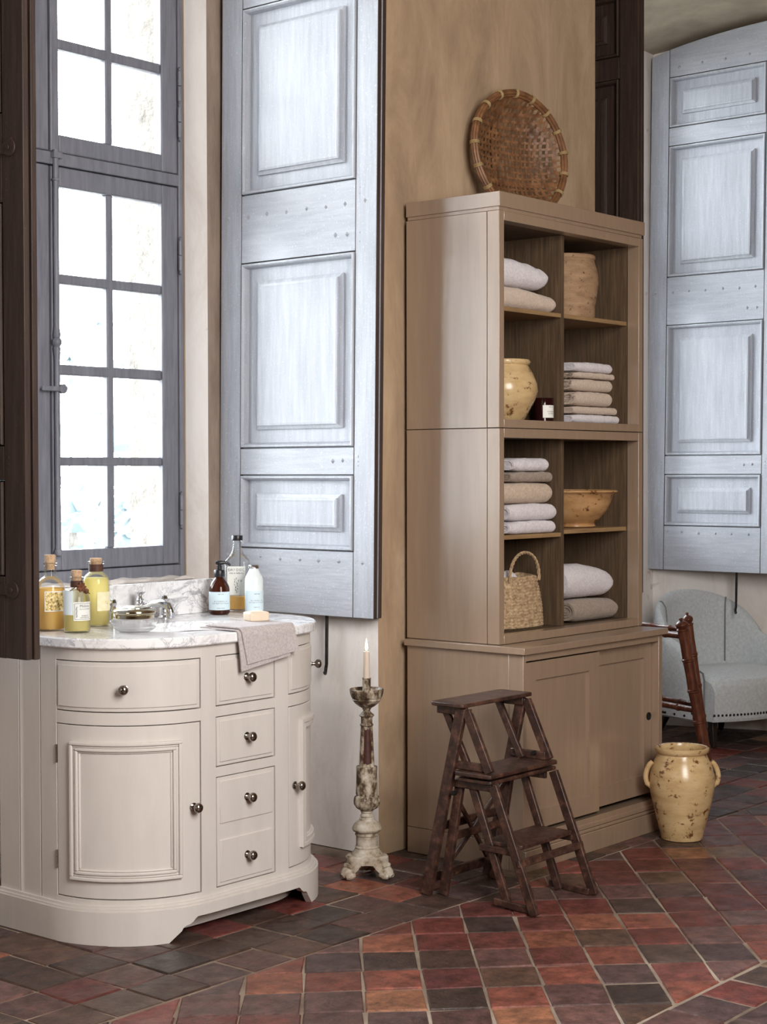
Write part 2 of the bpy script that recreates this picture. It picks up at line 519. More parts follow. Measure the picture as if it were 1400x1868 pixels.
        if bevel:
            b = o.modifiers.new('bevel', 'BEVEL')
            b.width = bevel
            b.segments = seg
            b.limit_method = 'ANGLE'
            b.angle_limit = radians(40)
        if kind:
            o['kind'] = kind
        if label:
            o['label'] = label
        return o


def thing(name, label, cat, loc, group=None, kind=None):
    o = D.objects.new(name, None)
    COL.objects.link(o)
    o.empty_display_size = 0.05
    o.location = loc
    ORG[o.name] = Vector(loc)
    if kind:
        o['kind'] = kind
    else:
        tag(o, label, cat, group)
    return o


def tag(o, label, cat, group=None):
    o['label'] = label
    o['category'] = cat
    if group:
        o['group'] = group
    return o


def struct(o):
    o['kind'] = 'structure'
    return o


def copy_tree(o, parent=None, shift=None):
    c = o.copy()
    COL.objects.link(c)
    c.parent = parent
    if shift is not None:
        c.location = o.location + Vector(shift)
    ORG[c.name] = ORG[o.name] + (Vector(shift) if shift is not None else Vector((0, 0, 0)))
    for ch in list(o.children):
        copy_tree(ch, c)
    return c


def loops(mb, rect, steps, fn, close=True):
    """concentric rectangles: steps [(inset, depth)]; fn(s, z, depth) -> point"""
    x0, x1, z0, z1 = rect
    vs, fs = [], []
    for ins, d in steps:
        for s, z in ((x0 + ins, z0 + ins), (x1 - ins, z0 + ins), (x1 - ins, z1 - ins), (x0 + ins, z1 - ins)):
            vs.append(fn(s, z, d))
    n = len(steps)
    for i in range(n - 1):
        for k in range(4):
            l = (k + 1) % 4
            fs.append((i * 4 + k, i * 4 + l, i * 4 + 4 + l, i * 4 + 4 + k))
    if close:
        fs.append(tuple(range((n - 1) * 4, n * 4)))
    mb.add(vs, fs)


def text_mesh(s, size, align='CENTER'):
    cu = D.curves.new('lettering', 'FONT')
    cu.body = s
    cu.size = size
    cu.align_x = align
    cu.resolution_u = 1
    o = D.objects.new('lettering', cu)
    COL.objects.link(o)
    dg = bpy.context.evaluated_depsgraph_get()
    me = D.meshes.new_from_object(o.evaluated_get(dg))
    vs = [tuple(v.co) for v in me.vertices]
    fs = [tuple(p.vertices) for p in me.polygons]
    D.objects.remove(o)
    D.meshes.remove(me)
    D.curves.remove(cu)
    return vs, fs


def nz(p, s=1.0):
    return noise.noise(Vector(p) * s)


# ------------------------------------------------------------------ floor and tiles
fl = MB().box(-2.6, 9.6, -3.1, 4.72, -0.20, -0.0035).build('floor', 'mortar', smooth=0)
struct(fl)
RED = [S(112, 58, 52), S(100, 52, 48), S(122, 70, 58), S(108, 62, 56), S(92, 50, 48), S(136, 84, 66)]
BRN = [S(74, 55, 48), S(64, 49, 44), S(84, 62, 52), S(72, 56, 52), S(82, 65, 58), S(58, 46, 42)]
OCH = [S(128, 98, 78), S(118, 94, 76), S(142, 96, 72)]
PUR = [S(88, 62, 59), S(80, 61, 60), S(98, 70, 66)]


def clip_poly(poly, a, b, keep_ge, axis):
    out = []
    n = len(poly)
    for i in range(n):
        p, q = poly[i], poly[(i + 1) % n]
        pin = (p[axis] >= keep_ge) if b else (p[axis] <= keep_ge)
        qin = (q[axis] >= keep_ge) if b else (q[axis] <= keep_ge)
        if pin:
            out.append(p)
        if pin != qin:
            t = (keep_ge - p[axis]) / (q[axis] - p[axis])
            out.append((p[0] + t * (q[0] - p[0]), p[1] + t * (q[1] - p[1])))
    return out


def inset_poly(poly, d):
    c = (sum(p[0] for p in poly) / len(poly), sum(p[1] for p in poly) / len(poly))
    n = len(poly)
    out = []
    for i in range(n):
        p0, p, p1 = (Vector(poly[i - 1]), Vector(poly[i]), Vector(poly[(i + 1) % n]))
        e0, e1 = (p - p0).normalized(), (p1 - p).normalized()
        n0, n1 = Vector((-e0.y, e0.x)), Vector((-e1.y, e1.x))
        b = (n0 + n1)
        if b.length < 1e-4:
            b = n0
        b.normalize()
        k = d / max(0.45, b.dot(n0))
        out.append((p.x + b.x * k, p.y + b.y * k))
    return out


def area2(poly):
    return 0.5 * sum(poly[i - 1][0] * poly[i][1] - poly[i][0] * poly[i - 1][1] for i in range(len(poly)))


tiles = []
rt = random.Random(11)


def add_tile(poly, zone):
    # drop degenerate, make CCW
    q = []
    for p in poly:
        if not q or (abs(p[0] - q[-1][0]) + abs(p[1] - q[-1][1]) > 0.004):
            q.append(p)
    if len(q) > 2 and abs(q[0][0] - q[-1][0]) + abs(q[0][1] - q[-1][1]) < 0.004:
        q.pop()
    if len(q) < 3:
        return
    a = area2(q)
    if a < 0:
        q.reverse()
        a = -a
    if a < 0.0012:
        return
    cx = sum(p[0] for p in q) / len(q)
    cy = sum(p[1] for p in q) / len(q)
    for X0, X1, Y0, Y1 in ((2.56, 5.62, 3.69, 9), (-9, 2.5, 3.69, 9), (7.76, 12, 3.69, 9)):
        if X0 < cx < X1 and cy > Y0 and not (2.7 < cx < 4.26 and cy < 4.40):
            return
    tiles.append((q, zone, cx, cy, a))


for i in range(-6, 36):
    for j in range(0, 9):
        x, y = 2.955 + 0.158 * i, 3.052 + 0.157 * j
        jt = lambda: rt.uniform(-0.005, 0.005)
        add_tile([(x + jt(), y + jt() * .5), (x + 0.158 + jt(), y + jt() * .5), (x + 0.158 + jt(), y + 0.157 + jt() * .5), (x + jt(), y + 0.157 + jt() * .5)], 1)
    for j in range(0, 11):
        x, y = 2.90 + 0.160 * i + (0.05 if j % 2 else 0), 2.055 - 0.157 * (j + 1)
        add_tile([(x + jt(), y + jt()), (x + 0.16 + jt(), y + jt()), (x + 0.16 + jt(), y + 0.157 + jt() * .5), (x + jt(), y + 0.157 + jt() * .5)], 3)
O_, U_, V_ = Vector((3.8757, 2.7322)), Vector((0.1085, -0.1095)), Vector((0.1245, 0.1115))
for i in range(-26, 30):
    for j in range(-26, 30):
        jt = lambda: rt.uniform(-0.0035, 0.0035)
        ps = [O_ + U_ * (i + a) + V_ * (j + b) for a, b in ((0, 0), (1, 0), (1, 1), (0, 1))]
        c = (ps[0] + ps[2]) / 2
        if not (2.0 < c.x < 8.6 and 1.9 < c.y < 3.2):
            continue
        poly = [(p.x + jt(), p.y + jt()) for p in ps]
        poly = clip_poly(poly, 0, True, 2.060, 1)
        if len(poly) > 2:
            poly = clip_poly(poly, 0, False, 3.047, 1)
        if len(poly) > 2:
            add_tile(poly, 2)


def tile_geo(q, zone, cx, cy):
    g = 0.0020 if zone == 1 else 0.0025
    h = rt.uniform(-0.0016, 0.0016)
    tx, ty = rt.uniform(-0.012, 0.012), rt.uniform(-0.012, 0.012)
    o0 = inset_poly(q, g)
    o1 = inset_poly(q, g + 0.0006)
    o2 = inset_poly(q, g + 0.0045)
    n = len(q)
    vs = []
    for ring, z in ((o0, -0.02), (o1, -0.0035), (o2, 0.0)):
        for p in ring:
            w = 0.0012 * nz((p[0], p[1], 3), 30)
            vs.append((p[0], p[1], z + (h + (p[0] - cx) * tx + (p[1] - cy) * ty if z > -0.01 else 0) + (w if z > -0.01 else 0)))
    fs = [(a * n + k, a * n + (k + 1) % n, a * n + n + (k + 1) % n, a * n + n + k) for a in (0, 1) for k in range(n)]
    fs.append(tuple(range(2 * n, 3 * n)))
    return vs, fs


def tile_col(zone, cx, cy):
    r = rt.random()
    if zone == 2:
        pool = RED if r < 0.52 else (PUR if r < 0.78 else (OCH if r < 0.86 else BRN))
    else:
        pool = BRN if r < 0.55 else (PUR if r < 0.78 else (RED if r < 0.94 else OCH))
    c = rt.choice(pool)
    k = rt.uniform(0.8, 1.2)
    return (c[0] * k, c[1] * k, c[2] * k, 1)


def score(t):
    q, z, cx, cy, a = t
    if cx < 1.5:
        return 0
    x, y, d = project((cx, cy, 0))
    if not (-60 < x < 1460 and 1200 < y < 1930):
        return 0
    if 2.98 < cx < 3.9 and cy > 3.45 and cy < 4.5:
        return 0
    if 4.42 < cx < 5.4 and 3.12 < cy:
        return 0
    if y < 1725 and x < 560 and cy > 3.48:
        return 0
    if 745 < x < 1190 and cy > 3.2:
        return 0
    return a / d ** 3


tiles.sort(key=score, reverse=True)
rest_v, rest_f, rest_c = [], [], []
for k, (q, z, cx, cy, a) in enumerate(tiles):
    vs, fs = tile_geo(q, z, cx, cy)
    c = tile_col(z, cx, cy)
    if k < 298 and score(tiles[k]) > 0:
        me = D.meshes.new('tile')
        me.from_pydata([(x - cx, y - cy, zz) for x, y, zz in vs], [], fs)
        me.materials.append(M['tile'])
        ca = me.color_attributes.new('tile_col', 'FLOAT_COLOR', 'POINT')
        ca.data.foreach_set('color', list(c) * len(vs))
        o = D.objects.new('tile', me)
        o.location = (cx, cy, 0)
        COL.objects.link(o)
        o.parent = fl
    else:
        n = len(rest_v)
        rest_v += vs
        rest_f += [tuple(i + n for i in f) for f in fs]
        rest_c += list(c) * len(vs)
me = D.meshes.new('far_tiles')
me.from_pydata(rest_v, [], rest_f)
me.materials.append(M['tile'])
ca = me.color_attributes.new('tile_col', 'FLOAT_COLOR', 'POINT')
ca.data.foreach_set('color', rest_c)
o = D.objects.new('outlying_tiles', me)
COL.objects.link(o)
o.parent = fl
o['kind'] = 'stuff'

# ------------------------------------------------------------------ walls
ZC = 3.9
YB = 4.70


def rough_wall(name, poly, z0, z1, mats, matf, amp=0.004, step=0.06, closed=True):
    """extruded plan polygon, outer skin subdivided and a little uneven"""
    mb = MB()
    n = len(poly)
    pts = []
    for i in range(n):
        a, b = Vector(poly[i]), Vector(poly[(i + 1) % n])
        m = max(1, int((b - a).length / step)) if (b - a).length < 1.6 else max(1, int((b - a).length / 0.15))
        for k in range(m):
            pts.append((a.lerp(b, k / m), i))
    zs = [z0 + (z1 - z0) * k / 40 for k in range(41)]
    vs = []
    for z in zs:
        for p, i in pts:
            w = amp * (nz((p.x * 2, p.y * 2, z * 1.3), 1.6) + 0.5 * nz((p.x, p.y, z), 7))
            vs.append((p.x + w, p.y + w * 0.8, z))
    m = len(pts)
    for r in range(40):
        for k in range(m):
            mb.cur = matf(pts[k][1])
            l = (k + 1) % m
            mb.f.append((r * m + k, r * m + l, r * m + m + l, r * m + m + k))
            mb.mi.append(mb.cur)
    mb.v = vs
    mb.cur = 0
    mb.f.append(tuple(reversed(range(m))))
    mb.mi.append(0)
    mb.f.append(tuple(range(40 * m, 41 * m)))
    mb.mi.append(0)
    o = mb.build(name, mats, smooth=50)
    return struct(o)


DY2 = 0.08
pier = [(4.3276, 3.645), (5.69, 3.645), (5.955, 4.36 + DY2), (WC2 - .655, 4.36 + DY2), (WC2 - .605, 4.42 + DY2), (WC2 - .607, 4.53), (WC2 - .70, 4.58), (WC2 - .80, YB),
        (WC1 + .80, YB), (WC1 + .70, 4.56), (WC1 + .607, 4.51), (WC1 + .605, 4.42), (WC1 + .655, 4.355), (4.322, 4.36)]
# edge 0 is the room face; the last edge is the reveal lit by the left window
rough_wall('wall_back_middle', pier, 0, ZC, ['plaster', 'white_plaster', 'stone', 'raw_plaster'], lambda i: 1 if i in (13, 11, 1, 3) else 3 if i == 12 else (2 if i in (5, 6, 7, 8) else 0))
lft = [(-2.5, 3.645), (2.52, 3.645), (2.79, 4.36), (WC1 - .655, 4.355), (WC1 - .605, 4.42), (WC1 - .607, 4.51), (WC1 - .70, 4.56), (WC1 - .80, YB), (-2.5, YB)]
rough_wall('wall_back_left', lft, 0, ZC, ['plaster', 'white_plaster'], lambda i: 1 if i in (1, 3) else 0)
rgt_w = [(7.768, 3.645), (9.5, 3.645), (9.5, YB), (WC2 + .80, YB), (WC2 + .70, 4.58), (WC2 + .607, 4.53), (WC2 + .605, 4.42 + DY2), (WC2 + .655, 4.36 + DY2), (7.497, 4.365 + DY2)]
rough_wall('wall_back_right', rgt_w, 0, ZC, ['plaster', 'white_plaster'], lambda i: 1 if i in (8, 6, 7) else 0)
for c, dy in ((WC1, 0), (WC2, DY2)):
    struct(MB().box(c - .66, c + .66, 4.40 + dy, 4.69, 0, 0.925).build('wall_under_window', 'white_plaster', smooth=0))
    # arched embrasure head
    prof = [(4.69, 3.40), (4.43 + dy, 3.425), (4.36 + dy, 3.470), (4.107, 3.53), (3.90, 3.548), (3.778, 3.555), (3.645, 3.558), (3.645, ZC), (4.69, ZC)]
    x0, x1 = (2.49, 4.365) if c == WC1 else (5.67, 7.79)
    struct(MB().prism(prof, x0, x1, lambda a, b, h: (h, a, b)).build('wall_above_window', 'soffit', smooth=50))
# old lumpy plaster ledge along the foot of the window frame
for c, dy in ((WC1, 0), (WC2, DY2)):
    mb = MB()

    def ledge(u, v, c=c, dy=dy):
        x = c - .62 + 1.24 * u
        a = v * pi
        r = 0.020 + 0.008 * nz((x, v, 1), 18) + 0.010 * nz((x, 0, 2), 5)
        return (x, 4.425 + dy - r * 1.5 * sin(a), 0.925 + max(0.004, r * (1.0 - cos(a)) * 0.5) * (1 if v > 0 else 0))
    mb.grid(90, 8, ledge)
    struct(mb.build('trim_1' if c == WC1 else 'trim_2', 'white_plaster'))
struct(MB().box(-2.6, 9.6, -3.1, 4.72, ZC, ZC + .1).build('ceiling', 'soffit', smooth=0))
struct(MB().box(-2.6, -2.5, -3.1, 4.72, -.2, ZC).build('wall_left', 'plaster', smooth=0))
struct(MB().box(9.5, 9.6, -3.1, 4.72, -.2, ZC).build('wall_right', 'plaster', smooth=0))
struct(MB().box(-2.6, 9.6, -3.1, -3.0, -.2, ZC).build('wall_front', 'plaster', smooth=0))


# ------------------------------------------------------------------ windows
def casement(win, x0, x1, px, rows, z0, z1, y0, mirror):
    """px: pane column limits; rows: pane row limits"""
    mx = (lambda x: 2 * WC1 - x) if mirror else (lambda x: x)
    mb = MB()

    def bx(a, b, y_0, y_1, c, d):
        a, b = sorted((mx(a), mx(b)))
        mb.box(a, b, y_0, y_1, c, d)
    y1 = y0 + 0.042
    bx(x0, px[0][0], y0, y1, z0, z1)
    bx(px[-1][1], x1, y0, y1, z0, z1)
    bx(px[0][0], px[-1][1], y0 + .0005, y1, z0, rows[0][0])
    bx(px[0][0], px[-1][1], y0 + .0005, y1, rows[-1][1], z1)
    for a, b in zip(rows, rows[1:]):
        bx(px[0][0], px[-1][1], y0 + .006, y1 - .004, a[1], b[0])
    for a, b in zip(px, px[1:]):
        bx(a[1], b[0], y0 + .0065, y1 - .0045, rows[0][0], rows[-1][1])
    cs = mb.build('casement', 'frame_paint', win, smooth=30, bevel=0.005, seg=2)
    for a, b in px:
        for c, d in rows:
            xa, xb = sorted((mx(a), mx(b)))
            MB().box(xa - .003, xb + .003, y0 + .020, y0 + .023, c - .003, d + .003).build('pane', 'pane', cs, smooth=0)
    return cs


win = thing('window_1', '', '', (WC1, 4.45, 0.93), kind='structure')
fr = MB()
fr.box(WC1 - .605, WC1 - .582, 4.425, 4.50, .932, 3.46)
fr.box(WC1 + .582, WC1 + .605, 4.425, 4.50, .932, 3.46)
fr.box(WC1 - .582, WC1 + .582, 4.426, 4.50, .932, .985)
fr.box(WC1 - .582, WC1 + .582, 4.426, 4.50, 3.40, 3.46)
fr.box(WC1 - .582, WC1 + .582, 4.424, 4.50, 2.352, 2.394)
fr.box(WC1 - .582, WC1 + .582, 4.474, 4.499, .980, 1.006)
fr.box(WC1 - .582, WC1 + .582, 4.474, 4.499, 2.332, 2.412)
fr.box(WC1 - .583, WC1 - .562, 4.4745, 4.499, .98, 3.41)
fr.box(WC1 + .562, WC1 + .583, 4.4745, 4.499, .98, 3.41)
fr.box(WC1 - .018, WC1 + .018, 4.4747, 4.499, .98, 3.41)
fr.build('frame', 'frame_paint', win, smooth=30, bevel=0.004)
PX = [(3.5975, 3.809), (3.838, 4.062)]
LR = [(1.056, 1.342), (1.372, 1.650), (1.685, 1.957), (1.990, 2.282)]
UR = [(2.457, 2.745), (2.780, 3.062), (3.096, 3.355)]
for mir in (False, True):
    px = [(3.650, 3.835), (3.863, 4.062)] if mir else PX
    casement(win, 3.562, 4.138, px, LR, 0.988, 2.349, 4.43, mir)
    casement(win, 3.562, 4.138, px, UR, 2.397, 3.397, 4.43, mir)
# espagnolette bolt
rod = MB().tube([(3.572, 4.418, 1.045), (3.572, 4.418, 2.40)], 0.0095, 10)
rod.lathe([(0, -.012), (.013, -.010), (.015, 0), (.012, .010), (0, .012)], (3.572, 4.418, 1.05), 12)
rod.lathe([(.010, -.05), (.013, -.02), (.011, -.015), (.0165, -.006), (.0165, .006), (.011, .014), (.013, .02), (.010, .05)], (3.572, 4.418, 1.758), 12)
rod.box(3.555, 3.592, 4.405, 4.435, 2.372, 2.392)
rod.lathe([(.011, -.004), (.014, -.002), (.014, .003), (.011, .005)], (3.572, 4.418, 2.30), 12)
rb = rod.build('bolt_rod', 'frame_paint', win)
hd = MB().box(3.50, 3.585, 4.398, 4.410, 1.592, 1.608)
hd.lathe([(0, -.008), (.016, -.008), (.016, .008), (0, .008)], (3.582, 4.402, 1.60), 16, Matrix.Rotation(pi / 2, 4, 'X'))
hd.build('handle', 'frame_paint', win, bevel=.002)
for zz in (1.13, 2.05, 2.20 + .33, 2.66):
    h = MB()
    for a, b in ((0, .05), (.054, .104)):
        h.lathe([(0, a), (.0075, a), (.0075, b), (0, b)], (4.141, 4.421, zz), 10)
    h.lathe([(.0075, 0), (.004, .006), (.006, .012), (0, .018)], (4.141, 4.421, zz + .104), 10)
    h.lathe([(0, -.018), (.006, -.012), (.004, -.006), (.0075, 0)], (4.141, 4.421, zz), 10)
    h.build('hinge', 'frame_paint', win)
win2 = copy_tree(win, None, (WC2 - WC1, DY2, 0))
win2.name = 'window_2'


# ------------------------------------------------------------------ shutters
def ztop(s):
    pts = [(-.1, 3.425), (0, 3.441), (.12, 3.472), (.325, 3.500), (.5, 3.515), (.654, 3.522), (.8, 3.524)]
    for (a, za), (b, zb) in zip(pts, pts[1:]):
        if s <= b:
            return za + (zb - za) * (s - a) / (b - a)
    return pts[-1][1]


SW, ST = 0.742, 0.045
PS = (0.105, 0.648)
PZ = [(1.046, 1.310), (1.404, 2.071), (2.313, 2.98), (3.07, 3.327)]
NAILS = [(0.04, 2.239), (0.14, 2.235), (0.231, 2.238), (0.325, 2.234), (0.422, 2.236), (0.512, 2.232), (0.6, 2.234), (0.69, 2.236), (0.557, 2.132), (0.61, 2.13),
         (0.04, 1.018), (0.125, 1.02), (0.208, 1.018), (0.305, 1.012), (0.401, 1.013), (0.489, 1.012), (0.583, 1.012), (0.69, 1.010), (0.552, 1.357), (0.597, 1.359),
         (.05, 3.375), (.16, 3.372), (.29, 3.375), (.42, 3.372), (.55, 3.374)]


def shutter(label, fn, pt, strap=False, stay=True):
    """fn(s, t, z) -> world point; t = 0 is the window-side painted face"""
    base = fn(SW / 2, ST / 2, 0.82)
    root = thing('window_shutter', label, 'shutter', base, 'panelled window shutters')

    def slab(s0, s1, z0, z1a, name, t0=0.0, t1=ST, top=False):
        mb = MB()
        ns = 7 if top else 2
        ss = [s0 + (s1 - s0) * k / (ns - 1) for k in range(ns)]
        vs = []
        for t in (t0, t1):
            for s in ss:
                zt = ztop(s) if top else z1a
                vs += [fn(s, t, z0), fn(s, t, zt)]
        m = 2 * ns

        def q(*f, mi=1):
            mb.f.append(f)
            mb.mi.append(mi)
        for k in range(ns - 1):
            a = 2 * k
            q(a, a + 2, a + 3, a + 1, mi=0)
            q(m + a, m + a + 1, m + a + 3, m + a + 2)
            q(a + 1, a + 3, m + a + 3, m + a + 1)
            q(a, m + a, m + a + 2, a + 2)
        q(0, 1, m + 1, m)
        q(m - 2, 2 * m - 2, 2 * m - 1, m - 1)
        mb.v = [tuple(v) for v in vs]
        return mb.build(name, ['shutter_paint_across' if name == 'rail' else 'shutter_paint', 'shutter_wood'], root, smooth=30, bevel=0.0025)
    zb = 0.820
    slab(0, PS[0] - .0014, zb, 0, 'stile', top=True)
    # free stile with a rebated, grooved edge
    slab(PS[1] + .0014, SW, zb, 0, 'stile', 0, .019, True)
    mb = MB()
    slab(PS[1] + .0014, SW - .012, zb + .002, 0, 'stile', .0192, .0248, True)
    slab(PS[1] + .0014, SW - .001, zb + .001, 0, 'stile', .025, ST, True)
    e0 = zb
    for a, b in PZ:
        slab(PS[0], PS[1], e0, a, 'rail')
        e0 = b
    slab(PS[0], PS[1], e0, 0, 'rail', top=True)
    st = [(0, .014), (.0034, .014), (.0036, -.003), (.006, -.006), (.011, -.006), (.016, -.001), (.0195, .012), (.0205, .021), (.067, .021), (.0676, .013), (.074, .0105), (.0808, .0085), (.0812, .0025), (.089, .0015), (.096, .002)]
    for a, b in PZ:
        mb = MB()
        mb.cur = 0
        loops(mb, (PS[0] + .0003, PS[1] - .0003, a + .0003, b - .0003), st, lambda s, z, d: fn(s, d, z))
        mb.cur = 1
        loops(mb, (PS[0] + .0003, PS[1] - .0003, a + .0003, b - .0003), st, lambda s, z, d: fn(s, ST - d, z))
        mb.build('panel', ['shutter_paint', 'shutter_wood'], root, smooth=0)
    nb = MB()
    for s, z in NAILS:
        for t, sg, mi in ((0, -1, 0), (ST, 1, 1)):
            nb.cur = mi
            r = .0095 * random.uniform(.85, 1.1)
            q = [fn(s + r, t, z), fn(s, t, z + r), fn(s - r, t, z), fn(s, t, z - r), fn(s, t + sg * .006, z)]
            nb.add(q, [(0, 1, 4), (1, 2, 4), (2, 3, 4), (3, 0, 4)])
    for a, b in PZ[:3]:
        for z in (a - .03, a - .075 if a < 1.1 else a - .05, b + .03, b + .06):
            for s in (PS[0] - .02, PS[1] + .02):
                for t, sg, mi in ((0, -1, 0), (ST, 1, 1)):
                    nb.cur = mi
                    r = .0035
                    q = [fn(s + r, t, z), fn(s, t, z + r), fn(s - r, t, z), fn(s, t, z - r), fn(s, t + sg * .002, z)]
                    nb.add(q, [(0, 1, 4), (1, 2, 4), (2, 3, 4), (3, 0, 4)])
    nb.build('nail_heads', ['shutter_paint', 'shutter_wood'], root, smooth=0, kind='stuff')
    if strap:
        for z in (1.01, 2.215):
            mb = MB()
            pl = [(0.02, z - .013)]
            pl += [(.655, z - .014)] + [(.685 + .024 * sin(a), z - .024 * cos(a)) for a in [pi * k / 10 for k in range(11)]] + [(.655, z + .014), (.02, z + .013)]
            mb.prism(pl, ST, ST + .005, lambda a, b, h: fn(a, h, b))
            for s in (.3, .5, .682):
                mb.prism([(s + .007 * cos(2 * pi * k / 10), z + .007 * sin(2 * pi * k / 10)) for k in range(10)], ST + .005, ST + .009, lambda a, b, h: fn(a, h, b))
            mb.build('strap_hinge', 'shutter_wood', root, bevel=.001)
    if stay:
        s = .508
        mb = MB()
        mb.tube([fn(s, ST * .55, .84), fn(s, ST * .55, .70), fn(s, ST * .55, .648), fn(s - .003, ST * .55, .634), fn(s + .001, ST * .4, .622), fn(s + .006, ST * .25, .618), fn(s + .012, ST * .05, .622)], [.006, .006, .006, .0062, .006, .0062, .006], 10)
        mb.build('stay_hook', 'iron', root)
    return root


def mid_fn(s, t, z):
    y = 4.357 - s
    return Vector((4.270 + t + 0.0005 * (z - .8), y - 0.0125 * (z - 1.0), z + 0.009 * (s - .742) * (1 if z < 2 else 0) * 0 + .0))


def rig_fn(s, t, z):
    y = 4.452 - s
    return Vector((7.440 + t, y - 0.0125 * (z - 1.0), z - 0.006))


def lft_fn(s, t, z):
    return Vector((2.8650 - t, 4.366 - s, z - .012))


def lf2_fn(s, t, z):
    return Vector((6.0450 - t, 4.372 - s, z - .012))


shutter('pale grey-blue panelled shutter folded back behind the marble washstand', mid_fn, None)
shutter('pale grey-blue panelled shutter with arched top above the grey armchair', rig_fn, None)
shutter('dark brown panelled shutter edge with iron straps at the far left', lft_fn, None, strap=True, stay=False)
shutter('dark panelled shutter glimpsed behind the pier and above the shelf unit', lf2_fn, None, stay=False)
# ------------------------------------------------------------------ washstand
XL, XR, YF, YBK = 2.985, 3.907, 3.409, 3.965
CXL, CXR, RX, RY, YC = 3.285, 3.607, 0.300, 0.291, 3.700


def vpath(t, o=0.0):
    """outline of the curved washstand, t 0..5, offset o outwards"""
    if t <= 1:
        return (XL - o, YBK + (YC - YBK) * t)
    if t <= 2:
        a = (t - 1) * pi / 2
        return (CXL - (RX + o) * cos(a), YC - (RY + o) * sin(a))
    if t <= 3:
        return (CXL + (CXR - CXL) * (t - 2), YF - o)
    if t <= 4:
        a = (4 - t) * pi / 2
        return (CXR + (RX + o) * cos(a), YC - (RY + o) * sin(a))
    return (XR + o, YC + (YBK - YC) * (t - 4))


def trange(t0, t1):
    ts = [t0]
    k = math.floor(t0 * 14) + 1
    while k / 14 < t1 - 1e-6:
        ts.append(k / 14)
        k += 1
    ts.append(t1)
    return ts


def slab(mb, t0, t1, z0, z1, oi, oo):
    ts = trange(t0, t1)
    n = len(ts)
    z0f = z0 if callable(z0) else (lambda t: z0)
    vs = []
    for t in ts:
        a, b = vpath(t, oi), vpath(t, oo)
        vs += [(a[0], a[1], z0f(t)), (b[0], b[1], z0f(t)), (b[0], b[1], z1), (a[0], a[1], z1)]
    fs = []
    for i in range(n - 1):
        for k in range(4):
            l = (k + 1) % 4
            fs.append((i * 4 + k, i * 4 + l, i * 4 + 4 + l, i * 4 + 4 + k))
    fs += [(3, 2, 1, 0), tuple(range(4 * n - 4, 4 * n))]
    mb.add(vs, fs)


def vnormal(t):
    a, b = vpath(t, 0), vpath(t, 0.01)
    d = Vector((b[0] - a[0], b[1] - a[1], 0)).normalized()
    return d


def knob_mb(p, d, s=1.0):
    z = Vector((0, 0, 1))
    q = d.to_track_quat('Z', 'Y').to_matrix().to_4x4()
    prof = [(0, 0), (.0115, 0), (.0115, .002), (.008, .0035), (.0055, .006), (.005, .012), (.0075, .015), (.0125, .019), (.0145, .024), (.0138, .029), (.0105, .033), (.005, .0355), (0, .036)]
    return MB().lathe([(r * s, h * s) for r, h in prof], p, 20, q)


van = thing('washstand', 'cream painted curved washstand cabinet under the marble top', 'cabinet', (3.446, 3.69, 0))
core = MB()
slab(core, 0, 5, 0.05, 0.826, -.032, -.024)
core.box(XL + .02, XR - .02, YBK - .015, YBK - .001, .05, .826)
core.build('cabinet_core', 'cream_paint', van)
fr = MB()
G = 0.0035
for a, b in ((0.0, .34), (.355, .70), (.715, .978)):        # grooved side boards
    slab(fr, a, b, .1, .826, -.024, 0)
slab(fr, 1.958, 2.118, .1, .826, -.024, 0)
slab(fr, 2.882, 3.042, .1, .826, -.024, 0)
for a, b in ((4.022, 4.285), (4.30, 4.645), (4.66, 5.0)):
    slab(fr, a, b, .1, .826, -.024, 0)
for a, b in ((.978, 1.958), (3.042, 4.022)):
    for z0, z1 in ((.1, .123), (.6135, .6485), (.793, .826)):
        slab(fr, a, b, z0, z1, -.024, -.0003)
for z0, z1 in ((.1, .123), (.4435, .4715), (.6175, .6465), (.793, .826)):
    slab(fr, 2.118, 2.882, z0, z1, -.024, -.0003)
fr.build('face_frame', 'cream_paint', van, smooth=30, bevel=.0012)
# plinth with bracket feet
tA, tB = 1.792, 3.193


def zbot(t):
    e = min(t - tA, tB - t)
    if e < 0:
        return 0.0
    e *= 0.45 if t < 2 or t > 3 else 0.322
    e = min((t - tA) * .42, (tB - t) * .42)
    for a, z in ((.004, .030), (.012, .038), (.022, .044), (.030, .046), (.036, .052), (.042, .060)):
        if e < a:
            return z
    return .064


pl = MB()
tl = [0, .5, .93] + [1 + k / 14 for k in range(0, 11)] + [tA, tA + 1e-4] + [tA + a for a in (.01, .03, .055, .075, .09, .105)] + [2 + k / 6 for k in range(0, 7)]
tl += [tB - a for a in (.105, .09, .075, .055, .03, .01)] + [tB - 1e-4, tB] + [3.25 + k / 14 for k in range(0, 11)] + [4.07, 4.5, 5]
tl = sorted(set(tl))
vs, fs = [], []
for t in tl:
    a, b = vpath(t, .002), vpath(t, .022)
    z = zbot(t)
    vs += [(a[0], a[1], z), (b[0], b[1], z), (b[0], b[1], .094), (a[0], a[1], .094)]
for i in range(len(tl) - 1):
    for k in range(4):
        l = (k + 1) % 4
        fs.append((i * 4 + k, i * 4 + l, i * 4 + 4 + l, i * 4 + 4 + k))
fs += [(3, 2, 1, 0), tuple(range(4 * len(tl) - 4, 4 * len(tl)))]
pl.add(vs, fs)
slab(pl, 0, 5, .0942, .100, -.01, .0165)
slab(pl, 0, 5, .1002, .107, -.01, .0085)
pl.build('plinth', 'cream_paint', van, smooth=40, bevel=.002)
tb = MB()
slab(tb, 1.3, 3.7, .012, .095, -.075, -.06)
tb.build('toe_board', 'cream_paint', van)


